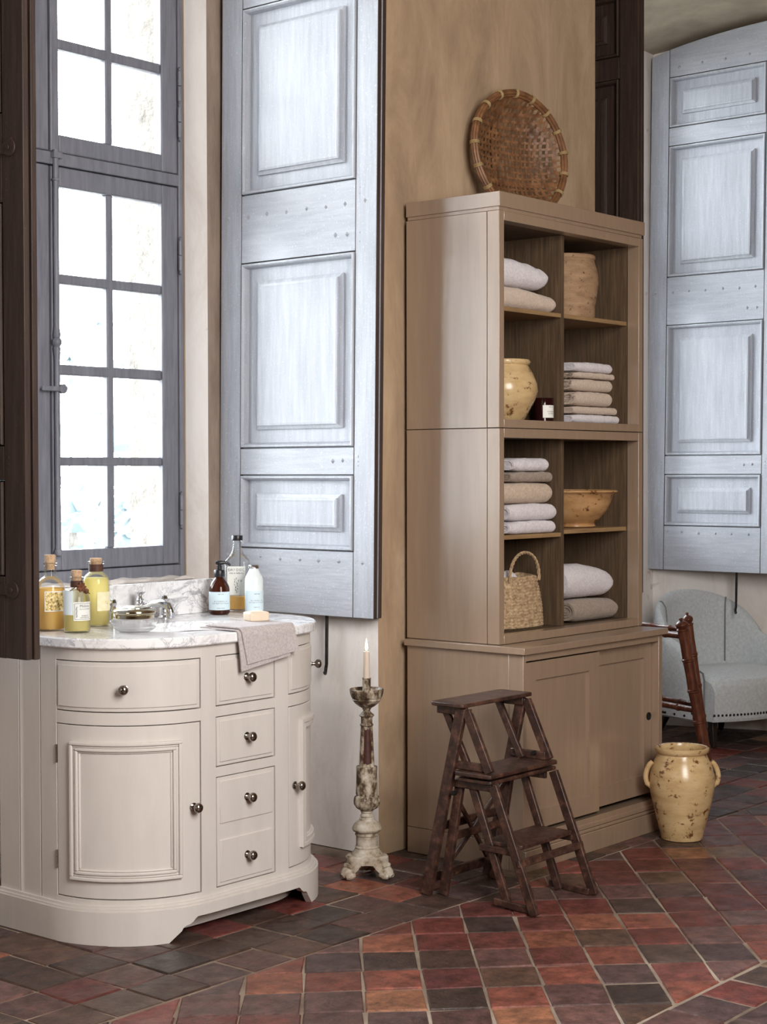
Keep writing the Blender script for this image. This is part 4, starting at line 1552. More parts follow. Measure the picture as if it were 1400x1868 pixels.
# ------------------------------------------------------------------ towels
def towel(name, label, x0, x1, y0, y1, z0, z1, mat, folds=2, fuzz=.004, puff=.006, group=None, slump=0.0, seed=0, spiral=False):
    """folded towel: long fold to the front (-Y), layer ends at x0. y0 front, y1 back"""
    mb = MB()
    h = z1 - z0
    L_ = y1 - y0
    nx = 34
    layers = []
    # outer wrap then inner leaves: closed stadium sections nested
    k = folds
    gap = .0018
    for i in range(k):
        ins = i * (h / (2 * k + 1) + gap * .3)
        th = h / (2 * k + 1) - gap * .4
        layers.append((ins, th))

    def section(ins, th):
        """closed ribbon outline (y, z) of a U opening to the back"""
        out, inn = [], []
        hh = h / 2 - ins
        rr = min(hh, L_ * .45)
        for s in range(13):
            a = pi / 2 + pi * s / 12
            out.append((y0 + ins + rr + rr * cos(a), hh * sin(a)))
        r2 = max(rr - th, .0008)
        h2 = max(hh - th, .0006)
        for s in range(13):
            a = pi / 2 + pi * s / 12
            inn.append((y0 + ins + rr + r2 * cos(a), h2 * sin(a)))
        yb = y1 - ins * .6
        top = [(yb + (out[0][0] - yb) * q / 7, hh) for q in range(7)]
        bot = [(out[-1][0] + (yb - out[-1][0]) * (q + 1) / 7, -hh) for q in range(7)]
        top2 = [(yb + (inn[0][0] - yb) * q / 7, h2) for q in range(7)]
        bot2 = [(inn[-1][0] + (yb - inn[-1][0]) * (q + 1) / 7, -h2) for q in range(7)]
        return top + out + bot + list(reversed(top2 + inn + bot2))
    zc = (z0 + z1) / 2
    for ins, th in layers + [('core', 0)]:
        if ins == 'core':
            i2 = layers[-1][0] + layers[-1][1] + gap * .5
            hh = max(h / 2 - i2, .002)
            sec = [(y0 + i2 + hh + hh * cos(pi / 2 + pi * s / 12), hh * sin(pi / 2 + pi * s / 12)) for s in range(13)]
            sec += [(sec[-1][0] + (y1 - .01 - sec[-1][0]) * (q + 1) / 6, -hh) for q in range(6)] + [(y1 - .01 + (sec[0][0] - y1 + .01) * q / 6, hh) for q in range(6)]
            dx0 = .004
        else:
            sec = section(ins, th)
            dx0 = ins * .35
        n = len(sec)
        vs = []
        for a in range(nx):
            u = 1 - (1 - a / (nx - 1)) ** 1.9
            x = x0 + dx0 + (x1 - x0 - dx0) * u
            e = min(1.0, (1 - u) * (x1 - x0) / (.42 * h + .004))       # rounded right end
            sq_ = sqrt(max(0.012, 1 - (1 - e) ** 2)) ** .8
            el = min(1.0, .80 + u * (x1 - x0) / .05 * .2)
            for y, z in sec:
                p = (x, y, z + zc)
                w = fuzz * (nz((x, y * 1.3, z + seed), 22) + .6 * nz((x, y, z + seed), 55))
                pz = z * sq_ * el
                fr = max(0.0, min(1.0, (y1 - y) / L_))
                if z > 0:
                    pz += puff * sin(pi * min(1, u * 1.0)) * fr + w
                else:
                    pz += abs(w) * .4
                pz = max(pz, -h / 2 + .0005)
                yy = y + fuzz * nz((x, z, seed + 5), 26) * 1.0 + (1 - sq_) * .02
                vs.append((x, yy, pz + zc - (slump * u * u * max(0, (pz + h / 2) / h) * sq_ if slump else 0)))
        fs = [(a * n + q, a * n + (q + 1) % n, a * n + n + (q + 1) % n, a * n + n + q) for a in range(nx - 1) for q in range(n)]
        fs += [tuple(reversed(range(n))), tuple(range((nx - 1) * n, nx * n))]
        mb.add(vs, fs)
    o = mb.build(name, mat, smooth=60, origin=((x0 + x1) / 2, (y0 + y1) / 2, z0))
    return tag(o, label, 'towel', group)


YT = HY + .060
# upper left bay
towel('folded_towel', 'beige towel flat on the upper left shelf under a plump white one', 4.50, 4.897, YT, 3.58, 1.8775, 1.951, 'terry_beige', 1, .003, .004, 'towels on the upper left shelf', .02, 1)
towel('folded_towel', 'plump white towel on top of the beige one, upper left shelf', 4.50, 4.862, YT + .008, 3.57, 1.955, 2.052, 'terry_white', 1, .004, .006, 'towels on the upper left shelf', .026, 2)
# upper right bay stack, bottom to top
zs = 1.4945
for k, (hgt, mat, xr, lab) in enumerate(((.030, 'terry_white', 5.318, 'thin white towel at the very bottom of the six-towel stack'),
                                        (.026, 'terry_beige', 5.308, 'thin beige towel second from the bottom of the six-towel stack'),
                                        (.051, 'terry_beige', 5.272, 'thick beige fringed towel third from the bottom of the six-towel stack'),
                                        (.042, 'terry_beige', 5.278, 'thick beige fringed towel third from the top of the six-towel stack'),
                                        (.021, 'terry_beige', 5.282, 'thin pale beige towel just under the top white towel of the six-towel stack'),
                                        (.034, 'terry_white', 5.276, 'white towel topping the six-towel stack in the upper unit'))):
    o = towel('folded_towel', lab, 4.992 + .010 * (k % 3), xr, YT + .004 + .004 * (k % 2), 3.55, zs, zs + hgt, mat, 2 if hgt > .025 else 1, .0022, .002, 'six-towel stack beside the candle jar', 0, 10 + k)
    if k in (2, 3, 4):
        fz = MB()
        rr = random.Random(k)
        for q in range(60):
            a = rr.random()
            y = YT + .004 + rr.random() * .09
            z = zs + hgt * rr.uniform(.1, .95)
            fz.bar((4.993 + .010 * (k % 3), y, z), (4.993 + .010 * (k % 3) - rr.uniform(.006, .016), y + rr.uniform(-.006, .006), z - rr.uniform(0, .006)), .0011, .0011)
        fz.build('fringe', 'terry_taupe', o, smooth=0, kind='stuff', label='dark frayed fringe')
    zs += hgt + .0032
# lower left stack
zs = 1.1035
for k, (hgt, mat, xr, nf, lab) in enumerate(((.042, 'terry_white', 4.885, 2, 'white towel at the bottom of the five-towel stack'),
                                            (.056, 'terry_white', 4.897, 2, 'thicker white towel second from the bottom of the five-towel stack'),
                                            (.070, 'terry_oat', 4.868, 1, 'thick oatmeal towel in the middle of the five-towel stack'),
                                            (.034, 'terry_taupe', 4.870, 2, 'thin taupe towel second from the top of the five-towel stack'),
                                            (.044, 'terry_white', 4.842, 2, 'white towel topping the five-towel stack in the lower unit'))):
    towel('folded_towel', lab, (4.590, 4.600, 4.52, 4.606, 4.618)[k], xr, YT - .004 + .003 * (k % 2), 3.55, zs, zs + hgt, mat, nf, .003, .003, 'five-towel stack above the straw bag', 0, 30 + k)
    zs += hgt + .0036
# lower right
towel('folded_towel', 'rolled taupe towel under the big white one, bottom right bay', 5.000, 5.312, YT, 3.57, .7715, .8525, 'terry_taupe', 3, .002, .003, 'towels in the bottom right bay', .01, 50)
towel('folded_towel', 'big plump white towel on the taupe roll, bottom right bay', 4.962, 5.290, YT + .004, 3.57, .857, .978, 'terry_white', 1, .004, .010, 'towels in the bottom right bay', .03, 51)


# ------------------------------------------------------------------ pots on the shelves
def pot(name, label, c, prof, mat, cat='jar', n=48, wob=None, group=None):
    o = MB().lathe(prof, c, n, None, wob).build(name, mat, smooth=45, origin=c)
    return tag(o, label, cat, group)


pot('terracotta_jar', 'unglazed buff terracotta jar in the upper right bay', (5.150, 3.425, 1.8785),
    [(0, .0), (.098, 0), (.106, .004), (.108, .016), (.109, .05), (.117, .10), (.121, .135), (.119, .165), (.113, .190), (.107, .208), (.104, .218), (.108, .222), (.109, .231), (.105, .236), (.097, .232), (.094, .21), (.105, .13), (.09, .02), (0, .015)], 'clay', wob=lambda th, z: 1 + .012 * sin(2 * th + z * 9))
pot('glazed_jar', 'cream glazed jar with rope rim in the upper left bay', (4.705, 3.385, 1.4945),
    [(0, 0), (.064, 0), (.070, .004), (.084, .03), (.108, .075), (.117, .105), (.114, .13), (.10, .165), (.088, .185), (.082, .194), (.088, .198), (.090, .206), (.087, .213), (.076, .215), (.074, .19), (.09, .15), (.07, .02), (0, .012)], 'glaze',
    wob=lambda th, z: 1 + (.022 * sin(18 * th + z * 160) if .195 < z < .211 else 0))
pot('glazed_bowl', 'tan glazed earthenware bowl with flared rim on the lower right shelf', (5.170, 3.403, 1.1135),
    [(0, 0), (.076, 0), (.081, .003), (.081, .010), (.075, .014), (.096, .03), (.126, .065), (.140, .098), (.146, .118), (.157, .127), (.163, .130), (.161, .136), (.154, .138), (.143, .130), (.134, .10), (.12, .066), (.09, .034), (0, .022)], 'glaze_dark', 'bowl', 64)
ck = (4.858, 3.325, 1.4945)
cj_ = thing('candle_jar', 'dark red glass candle jar with white label beside the rope-rimmed jar', 'candle', ck)
RC = .0355
MB().lathe([(0, 0), (RC - .003, 0), (RC, .003), (RC, .082), (RC - .001, .084), (RC - .003, .083), (RC - .003, .006), (0, .005)], ck, 32).build('glass_body', glassmat('dark_red_glass', (.22, .035, .03, 1), 1.0, .05, (.05, .012, .012, 1), .75), cj_)
MB().lathe([(0, .0055), (RC - .0036, .0065), (RC - .0036, .060), (0, .060)], ck, 24).build('wax', smat('dark_wax_in_jar', S(60, 26, 24), .5), cj_)
fa = face_ang(ck)
label_patch('paper_label', ck, RC, ck[2] + .014, ck[2] + .058, fa - 4, fa + 76, 'paper_white', cj_)
for s, sz, dz in (('NEPTUNE', .0042, .0505), ('ROSEMARY', .0056, .0335), ('& THYME', .0056, .0265)):
    curved_text(s, sz, ck, RC, ck[2] + dz, fa + 46, cj_)

# ------------------------------------------------------------------ straw bag with a towel in it
bg = thing('straw_bag', 'straw seagrass bag with looped handle in the bottom left bay', 'bag', (4.755, 3.375, .7715))
BGX, BGY, BGZ = 4.733, 3.385, .7715


def bag_fn(u, v, ins=0.0):
    th = 2 * pi * v
    h = .006 + .178 * u
    w = .138 - .040 * u + .012 * sin(pi * u)
    d = .085 - .020 * u
    e = lambda a: math.copysign(abs(a) ** .7, a)
    knit = .0034 * abs(sin(u * 32 * pi / 2 + .6 * sin(th * 26))) + .0018 * sin(th * 46 + u * 60)
    lean = .010 * u
    rim = .012 * nz((cos(th), sin(th), 9), 1.2) * u
    return (BGX + lean + (w + knit - ins) * e(cos(th)), BGY + (d + knit - ins) * e(sin(th)), BGZ + h + rim)


mb = MB()
mb.grid(60, 120, bag_fn, False, True)
mb.grid(20, 60, lambda u, v: bag_fn(u, v, .007), False, True)
mb.grid(2, 120, lambda u, v: bag_fn(1, v, .007 * u), False, True)
mb.grid(2, 120, lambda u, v: (BGX + (bag_fn(0, v)[0] - BGX) * (1 - u), BGY + (bag_fn(0, v)[1] - BGY) * (1 - u), BGZ + .006 - .005 * (1 if u else 1)), False, True)
mb.build('bag_body', 'seagrass', bg)
mb = MB()
for k in range(3):
    pts = []
    for i in range(60):
        a = pi * i / 59
        ph = i * .62 + k * 2 * pi / 3
        pts.append((BGX + .012 + .088 * cos(a) + .0035 * cos(ph) * cos(a), BGY - .058 + .0035 * sin(ph), BGZ + .165 + .100 * sin(a) ** .8 + .0035 * cos(ph) * sin(a)))
    mb.tube(pts, .0029, 6)
mb.build('handle', 'seagrass', bg, label='braided seagrass handle')
mb = MB()
mb.grid(16, 30, lambda u, v: (BGX - .024 + .056 * sin(pi * u) * cos(2 * pi * v), BGY - .006 + .040 * sin(pi * u) * sin(2 * pi * v), BGZ + .150 + .052 * cos(pi * u) + .004 * nz((u * 3, v * 6, 1), 2)), False, True)
o = mb.build('rolled_towel', 'terry_white', smooth=60, origin=(BGX - .028, BGY, BGZ + .10))
tag(o, 'white towel tucked inside the straw bag', 'towel')

# ------------------------------------------------------------------ woven basket on top
RB = .218
tl_, yw_ = radians(5.81), radians(-11.75)
bk0 = Vector((4.996, 3.500, HZT))
hh_ = Vector((-sin(yw_), cos(yw_), 0))
eb_ = hh_ * sin(tl_) + Vector((0, 0, 1)) * cos(tl_)
ea_ = Vector((cos(yw_), sin(yw_), 0))
en_ = hh_ * cos(tl_) - Vector((0, 0, 1)) * sin(tl_)       # into the bowl, away from viewer
bc_ = bk0 + eb_ * .2405


def bsk(a, b, off=0.0):
    r2 = min(1.0, (a * a + b * b) / (RB * RB))
    dep = .088 * (1 - r2 ** 1.7)
    return bc_ + ea_ * a + eb_ * b + en_ * (dep + off)


bs = thing('woven_basket', 'shallow round woven bamboo basket leaning on the wall above the shelf unit', 'basket', bk0)
wv = MB()


def strip(fixed, along_b, w, parity, sp_other):
    half = sqrt(max(0, RB * RB - fixed * fixed)) - .002
    if half < .03:
        return
    n = max(8, int(half * 2 / .0085))
    top, bot = [], []
    vs, fs = [], []
    for i in range(n + 1):
        q = -half + 2 * half * i / n
        ov = .0020 * sin(pi * (q / sp_other) + parity * pi)
        for dw in (-w / 2, w / 2):
            for dz in (-.0006, .0006):
                p = bsk(fixed + dw, q, ov + dz) if along_b else bsk(q, fixed + dw, ov + dz)
                vs.append(p)
    for i in range(n):
        k = 4 * i
        fs += [(k, k + 4, k + 6, k + 2), (k + 1, k + 3, k + 7, k + 5), (k, k + 1, k + 5, k + 4), (k + 2, k + 6, k + 7, k + 3)]
    wv.add(vs, fs)


SPV, SPH = .0195, .0230
for i in range(-15, 16):
    x = i * SPV
    w = .0088 * random.uniform(.8, 1.2)
    if i in (-3,):
        w = .015
    strip(x, True, w, i % 2, SPH)
for j in range(-11, 12):
    y = j * SPH
    w = .0088 * random.uniform(.8, 1.25)
    if j in (-4,):
        w = .020
    strip(y, False, w, (j + 1) % 2, SPV)
wv.build('woven_strips', 'wicker', bs, smooth=0, kind='stuff')
rimm = MB()
for off_n, off_r, rad in ((-.007, .004, .0065), (.011, .006, .0065), (.002, -.002, .0070), (-.002, .012, .0065), (.006, .013, .0060)):
    rimm.tube([bc_ + (ea_ * cos(a) + eb_ * sin(a)) * (RB + off_r) + en_ * off_n for a in [2 * pi * k / 72 for k in range(72)]], rad, 8, True)
rimm.build('rim', 'wicker', bs)
for k in range(17):
    a0 = 2 * pi * k / 17 + .12
    tb_ = MB()
    for da in (-.018, 0, .018):
        a = a0 + da
        rd = ea_ * cos(a) + eb_ * sin(a)
        tb_.tube([bc_ + rd * (RB + .005 + .0155 * cos(q)) + en_ * (.002 + .0175 * sin(q)) for q in [2 * pi * z / 14 for z in range(14)]], .0022, 6, True)
    tb_.build('binding', 'wicker_tie', bs)
# ------------------------------------------------------------------ candlestick and candle
CSX, CSY = 4.082, 3.488
cs = thing('candlestick', 'tall carved candlestick with flaking gesso on the tiles by the pier', 'candlestick', (CSX, CSY, 0))
MB().lathe([(0, .600), (.012, .600), (.048, .606), (.0535, .615), (.0545, .614), (.0555, .612), (.0535, .600), (.050, .588), (.046, .583), (.048, .580), (.044, .575), (.036, .566), (.026, .558), (.015, .552), (.0125, .546), (0, .546)],
           (CSX, CSY, 0), 60, wob=lambda th, z: 1 + (.018 * sin(26 * th) if z > .585 else 0)).build('drip_pan', 'gesso', cs)
MB().lathe([(0, .598), (.017, .598), (.0145, .606), (.0135, .612), (.0135, .646), (.0145, .647), (.0145, .650), (.0118, .650), (.0118, .625), (0, .625)], (CSX, CSY, 0), 20).build('candle_socket', 'gesso', cs)
MB().lathe([(0, .550), (.012, .550), (.011, .544), (.013, .540), (.022, .532), (.0255, .528), (.019, .522), (.0185, .503), (.021, .500), (.0225, .497), (.021, .494), (.019, .492), (.0195, .488), (0, .488)], (CSX, CSY, 0), 28).build('upper_knop', 'gesso', cs)
sh = MB()
sh.lathe([(0, .490), (.0195, .490), (.0255, .358), (0, .358)], (CSX, CSY, 0), 28)
sh.build('shaft', 'gesso', cs)
# bare red patch where the gesso has gone
bp_ = MB()
fa0 = math.degrees(atan2(-CSY, -CSX))
bp_.grid(10, 14, lambda u, v: (CSX + (.0200 + .0056 * v) * cos(radians(fa0 - 24 + 62 * u)), CSY + (.0200 + .0056 * v) * sin(radians(fa0 - 24 + 62 * u)), .484 - .112 * v + .004 * sin(u * 9) * (v - .5)))
bp_.build('bare_wood_patch', 'bole', cs, label='dark red bare patch on the shaft')
MB().lathe([(0, .362), (.0335, .362), (.0345, .358), (.0335, .345), (.0355, .285), (.036, .272), (.034, .268), (.040, .262), (.0425, .250), (.0415, .238), (.034, .226), (.024, .220), (.021, .217), (0, .217)], (CSX, CSY, 0), 80,
           wob=lambda th, z: 1 + (.055 * abs(sin(4 * th + (.35 - z) * 8)) - .02 if .275 < z < .357 else (.06 * abs(sin(5 * th)) - .03 if .22 < z < .266 else 0))).build('carved_leaf_section', 'gesso', cs)
MB().lathe([(0, .220), (.019, .220), (.0205, .213), (.0175, .209), (.020, .205), (.0225, .200), (.019, .196), (.024, .192), (.025, .186), (.031, .184), (.042, .174), (.048, .163), (.049, .158), (.046, .152), (.038, .150), (.0375, .144), (.0385, .142), (.0385, .138), (.0355, .136), (.0355, .104), (.040, .100), (.0385, .095), (.042, .088), (.050, .080), (.052, .076), (.050, .072), (0, .072)], (CSX, CSY, 0), 36).build('pedestal', 'gesso_pale', cs)
tri = MB()


def tri_fn(u, v):
    th = 2 * pi * v
    k = (.5 + .5 * cos(3 * (th - pi / 3) + 1.0))          # 1 over a foot
    r = .054 + .020 * k ** .8
    zb_ = .048 - .036 * max(0.0, (k - .28) / .72) ** .6
    z = .076 + (zb_ - .076) * u
    r *= 1 - (.07 if u < .05 else 0) + .05 * u * k
    return (CSX + r * cos(th), CSY + r * sin(th), z)


tri.grid(12, 96, tri_fn, False, True)
tri.grid(2, 96, lambda u, v: (CSX + (tri_fn(0, v)[0] - CSX) * u, CSY + (tri_fn(0, v)[1] - CSY) * u, .076), False, True)
tri.grid(2, 96, lambda u, v: (CSX + (tri_fn(1, v)[0] - CSX) * u, CSY + (tri_fn(1, v)[1] - CSY) * u, .046 if u == 0 else tri_fn(1, v)[2]), False, True)
tri.build('tripod_block', 'gesso_pale', cs)
for k in range(3):
    th = (-1.0 + 2 * pi * k) / 3 + pi / 3
    f = MB()
    d_ = Vector((cos(th), sin(th), 0))
    t_ = Vector((-d_.y, d_.x, 0))
    P0 = Vector((CSX, CSY, 0))
    f.tube([P0 + d_ * .050 + Vector((0, 0, .034)), P0 + d_ * .066 + Vector((0, 0, .030)), P0 + d_ * .076 + Vector((0, 0, .022)), P0 + d_ * .086 + Vector((0, 0, .0175)), P0 + d_ * .093 + Vector((0, 0, .013))], [.019, .022, .0205, .0165, .008], 14)
    for sd_ in (-1, 1):
        f.tube([P0 + d_ * .060 + t_ * sd_ * .016 + Vector((0, 0, .018)), P0 + d_ * .078 + t_ * sd_ * .018 + Vector((0, 0, .0135)), P0 + d_ * .088 + t_ * sd_ * .016 + Vector((0, 0, .011))], [.013, .0125, .007], 10)
    f.tube([P0 + d_ * .070 + t_ * -.022 + Vector((0, 0, .044)), P0 + d_ * .078 + Vector((0, 0, .046)), P0 + d_ * .070 + t_ * .022 + Vector((0, 0, .044))], [.006, .009, .006], 8)
    f.build('paw_foot', 'gesso_pale', cs)
cd = thing('candle', 'lit ivory candle standing in the gesso candlestick', 'candle', (CSX, CSY, .626))
MB().lathe([(0, .626), (.0108, .626), (.0108, .700), (.0100, .733), (.0092, .736), (.006, .735), (0, .733)], (CSX, CSY, 0), 18, wob=lambda th, z: 1 + .03 * sin(3 * th + z * 50)).build('wax_stick', 'wax', cd)
MB().tube([(CSX, CSY, .733), (CSX + .0006, CSY, .743)], .0009, 6).build('wick', 'iron', cd)
MB().lathe([(0, .738), (.0030, .741), (.0048, .747), (.0046, .753), (.0030, .763), (.0014, .773), (0, .780)], (CSX, CSY, 0), 14).build('flame', 'flame', cd)

# ------------------------------------------------------------------ step ladder
ld = thing('step_ladder', 'dark worn wooden folding library steps in front of the taupe cabinet', 'step ladder', (4.187, 2.985, 0))
LX, RX_ = 4.030, 4.345


def plank(name, x0, x1, y0, y1, z, th, wob=.0):
    mb = MB()
    mb.prism([(x0 + .006, y0), (x1 - .006, y0), (x1, y0 + .008), (x1, y1 - .012), (x1 - .012, y1), (x0 + .012, y1), (x0, y1 - .012), (x0, y0 + .008)], z - th, z)
    mb.build(name, 'old_wood', ld, smooth=30, bevel=.003)


def bars(name, lst, w=.030, t=.017, mat='old_wood', side=(0, 1, 0)):
    for p, q in lst:
        MB().bar(p, q, w, t, side).build(name, mat, ld, smooth=30, bevel=.003)


plank('top_step', 4.000, 4.375, 3.035, 3.165, .6115, .0125)
plank('middle_step', 4.005, 4.372, 2.935, 3.078, .4045, .0130)
plank('middle_step', 4.010, 4.370, 2.938, 3.070, .3850, .0115)
plank('low_step', 4.047, 4.328, 2.850, 2.990, .1985, .0140)
for X, sg in ((LX, 1), (RX_, -1)):
    # long rear leg from the top to the floor
    bars('rear_leg', [((X - .002 * sg, 3.058, .597), (X - .004 * sg, 3.196, .002))], .036, .019)
    bars('short_rear_leg', [((X + .026 * sg, 3.083, .372), (X + .024 * sg, 3.150, .002))], .030, .017)
    bars('upper_strut', [((X + .0190 * sg, 3.145, .597), (X + .0190 * sg, 3.045, .405))], .024, .015)
    bars('upper_front_leg', [((X - .001 * sg, 3.040, .590), (X - .001 * sg, 2.953, .407))], .030, .017)
    bars('front_leg', [((X - .004 * sg, 2.938, .372), (X - .004 * sg, 2.786, .002))], .030, .016)
    bars('inner_front_leg', [((X + .0215 * sg, 3.040, .372), (X + .0215 * sg, 2.900, .006))], .027, .015)
    bars('foot_rail', [((X + .008 * sg, 2.945, .019), (X + .008 * sg, 2.795, .012))], .022, .013, side=(0, 0, 1))
    bars('step_cleat', [((X + .007 * sg, 3.095, .4185), (X + .007 * sg, 2.960, .4185))], .026, .012, side=(0, 0, 1))
    bars('top_cleat', [((X + .008 * sg, 3.16, .585), (X + .008 * sg, 3.045, .585))], .026, .012, side=(0, 0, 1))
    bars('mid_cleat', [((X + .012 * sg, 3.10, .360), (X + .012 * sg, 2.955, .360))], .024, .013, side=(0, 0, 1))
    bars('low_cleat', [((X + .012 * sg, 3.000, .176), (X + .012 * sg, 2.855, .174))], .020, .013, side=(0, 0, 1))
xx = (LX - .012, RX_ + .012)
bars('rear_rail', [((xx[0], 3.152, .218), (xx[1], 3.152, .218))], .026, .014, side=(0, 0, 1))
bars('rear_rail', [((xx[0], 3.205, .046), (xx[1], 3.205, .046))], .030, .014, side=(0, 0, 1))
bars('middle_rail', [((LX + .03, 3.125, .186), (RX_ - .03, 3.125, .186))], .024, .013, side=(0, 0, 1))
bars('front_rail', [((xx[0] - .004, 2.838, .150), (xx[1] + .004, 2.838, .150))], .024, .012, side=(0, .3, 1))
bars('brace', [((LX + .035, 3.165, .065), (RX_ - .035, 3.090, .335))], .016, .010, side=(0, 0, 1))
bars('brace', [((LX + .035, 3.100, .300), (RX_ - .035, 3.172, .075))], .016, .010, side=(0, 0, 1))
for X, y, z in ((LX - .016, 3.078, .335), (RX_ - .012, 3.000, .425), (RX_ - .012, 3.07, .425)):
    MB().lathe([(0, -.008), (.007, -.008), (.008, -.003), (.008, .003), (.007, .008), (0, .008)], (X, y, z), 12, Matrix.Rotation(pi / 2, 4, 'Y')).build('hinge_bolt', 'iron', ld)

# ------------------------------------------------------------------ big floor jar
FJ = (5.228, 2.978, 0)
fj = thing('floor_jar', 'large cream glazed two-handled jar on the tiles by the cabinet corner', 'jar', FJ)
MB().lathe([(0, 0), (.068, 0), (.074, .003), (.080, .03), (.098, .10), (.113, .165), (.118, .200), (.116, .230), (.108, .262), (.096, .288), (.088, .302), (.0865, .308), (.092, .312), (.097, .320), (.0965, .328), (.091, .332), (.084, .330), (.080, .318), (.082, .305), (.10, .26), (.105, .2), (.07, .03), (0, .02)],
           FJ, 56, wob=lambda th, z: 1 + .006 * sin(2 * th + z * 6) + .003 * sin(z * 190)).build('jar_body', 'glaze', fj)
for sg in (-1, 1):
    dl = rgt0 * sg
    P0 = Vector(FJ)
    dl = (dl + Vector((0.1, 0.1, 0)) * (1 if sg > 0 else -1) * 0).normalized()
    h = MB()
    pts = []
    for i in range(12):
        a = i / 11
        r = .106 + .020 * sin(pi * a) ** .7 + .008 * a
        z = .278 - .095 * a
        pts.append(P0 + dl * (r + (.0 if a < .9 else -.008)) + Vector((0, 0, z)))
    h.tube(pts, [.008] + [.0095] * 10 + [.009], 10)
    h.build('handle', 'glaze', fj)

# ------------------------------------------------------------------ bamboo towel rack
rk = thing('bamboo_rack', 'folded reddish-brown bamboo rack leaning between cabinet and armchair', 'rack', (6.26, 3.43, 0))


def bamboo(mb, p, q, r, nodes):
    p, q = Vector(p), Vector(q)
    pts, rs = [], []
    for i in range(nodes + 1):
        a = i / nodes
        for da, k in ((-.012, 1.0), (-.006, 1.18), (0, 1.08), (.006, 1.18), (.012, 1.0)):
            t = a + da
            if -.001 <= t <= 1.001:
                pts.append(p.lerp(q, t))
                rs.append(r * k)
        if i < nodes:
            pts.append(p.lerp(q, a + .5 / nodes))
            rs.append(r * .93)
    mb.tube(pts, rs, 12)


def finial(mb, p, ax, r):
    q = ax.to_track_quat('Z', 'Y').to_matrix().to_4x4()
    mb.lathe([(0, -.004), (r * 1.1, -.003), (r * 1.2, .001), (r * .85, .004), (r * 1.15, .010), (r * 1.35, .019), (r * 1.2, .027), (r * .7, .034), (r * .28, .038), (r * .42, .043), (r * .3, .048), (0, .050)], p, 16, q)


for k, (b, tp, dv, r) in enumerate((((6.257, 3.430, .0), (6.155, 3.505, .653), Vector((.10, .28, 0)), .0230), ((6.342, 3.476, .0), (6.276, 3.545, .666), Vector((.12, .30, 0)), .0185))):
    for far in (0, 1):
        off = dv * 1.6 * far
        p, q = Vector(b) + off, Vector(tp) + off
        mb = MB()
        bamboo(mb, p, q, r, 5)
        mb.build('bamboo_post', 'bamboo', rk)
        mb = MB()
        finial(mb, q, (q - p).normalized(), r * .92)
        mb.build('finial', 'bamboo', rk)
    for a in (.955, .47, .12):
        p = Vector(b).lerp(Vector(tp), a)
        mb = MB()
        bamboo(mb, p, p + dv * 1.6, r * .62, 4)
        mb.build('bamboo_rail', 'bamboo', rk)

# ------------------------------------------------------------------ armchair
ACC = Vector((7.285, 3.945, 0))
AR = Matrix.Translation(ACC) @ Matrix.Rotation(radians(-17), 4, 'Z')     # local +x right, -y forward
ac = thing('armchair', 'pale grey linen tub armchair with studded hem in the right alcove', 'armchair', ACC)
RO, RI = .335, .272


def arc(ph, r, fy=.0):
    """ph -1..1 around the back; straight arms at the ends"""
    lim = 100
    a = ph * lim
    if abs(a) <= 90:
        return (r * sin(radians(a)), .02 + (r - .02) * cos(radians(a)) * .82)
    e = (abs(a) - 90) / 10
    return (math.copysign(r, ph), .02 - .20 * e)


def hgt(ph):
    c = cos(min(1, abs(ph) * 1.0) * pi / 2)
    return .37 + .355 * max(0, c) ** .47 * (1 if abs(ph) < .98 else 1)


cb = MB()


def shell(u, v):
    ph = -1 + 2 * u
    # denser near ends
    h = hgt(ph)
    zb_ = .135
    seq = [(RO - .012, zb_), (RO, zb_ + .01), (RO, .25), (RO, h - .06), (RO - .008, h - .022), (RO - .028, h - .003), ((RO + RI) / 2, h), (RI + .022, h - .006), (RI + .006, h - .03), (RI, h - .08), (RI, .34), (RI, .20), (RI + .01, zb_)]
    x = v * (len(seq) - 1)
    i = min(int(x), len(seq) - 2)
    f = x - i
    r = seq[i][0] + (seq[i + 1][0] - seq[i][0]) * f
    z = seq[i][1] + (seq[i + 1][1] - seq[i][1]) * f
    px, py = arc(ph, r)
    return AR @ Vector((px, py, z))


cb.grid(61, 25, shell)
for uu in (0, 1):
    pts = [shell(uu, k / 24) for k in range(25)]
    n0 = len(cb.v)
    cb.add(pts, [tuple(range(25))])
cb.build('tub_back', 'linen', ac, smooth=50)
for ph in (-.47, .47):
    s_ = MB()
    h = hgt(ph)
    pts = []
    for r, z in ((RI - .001, .36), (RI - .001, .45), (RI - .001, h - .08), (RI + .005, h - .03), (RI + .021, h - .005), ((RO + RI) / 2, h + .001), (RO - .027, h - .002)):
        a, b = arc(ph, r)
        pts.append(AR @ Vector((a, b, z)))
    s_.tube(pts, .0042, 8)
    s_.build('piping', 'piping', ac)
for sg in (-1, 1):
    s_ = MB()
    pts = [AR @ Vector((sg * x, -.182, z)) for x, z in ((RI + .004, .15), (RI + .004, .33), (RI + .012, .362), ((RO + RI) / 2, .374), (RO - .012, .362), (RO - .004, .33), (RO - .004, .15))]
    s_.tube(pts, .0045, 8)
    s_.build('arm_piping', 'piping', ac)
se = MB()


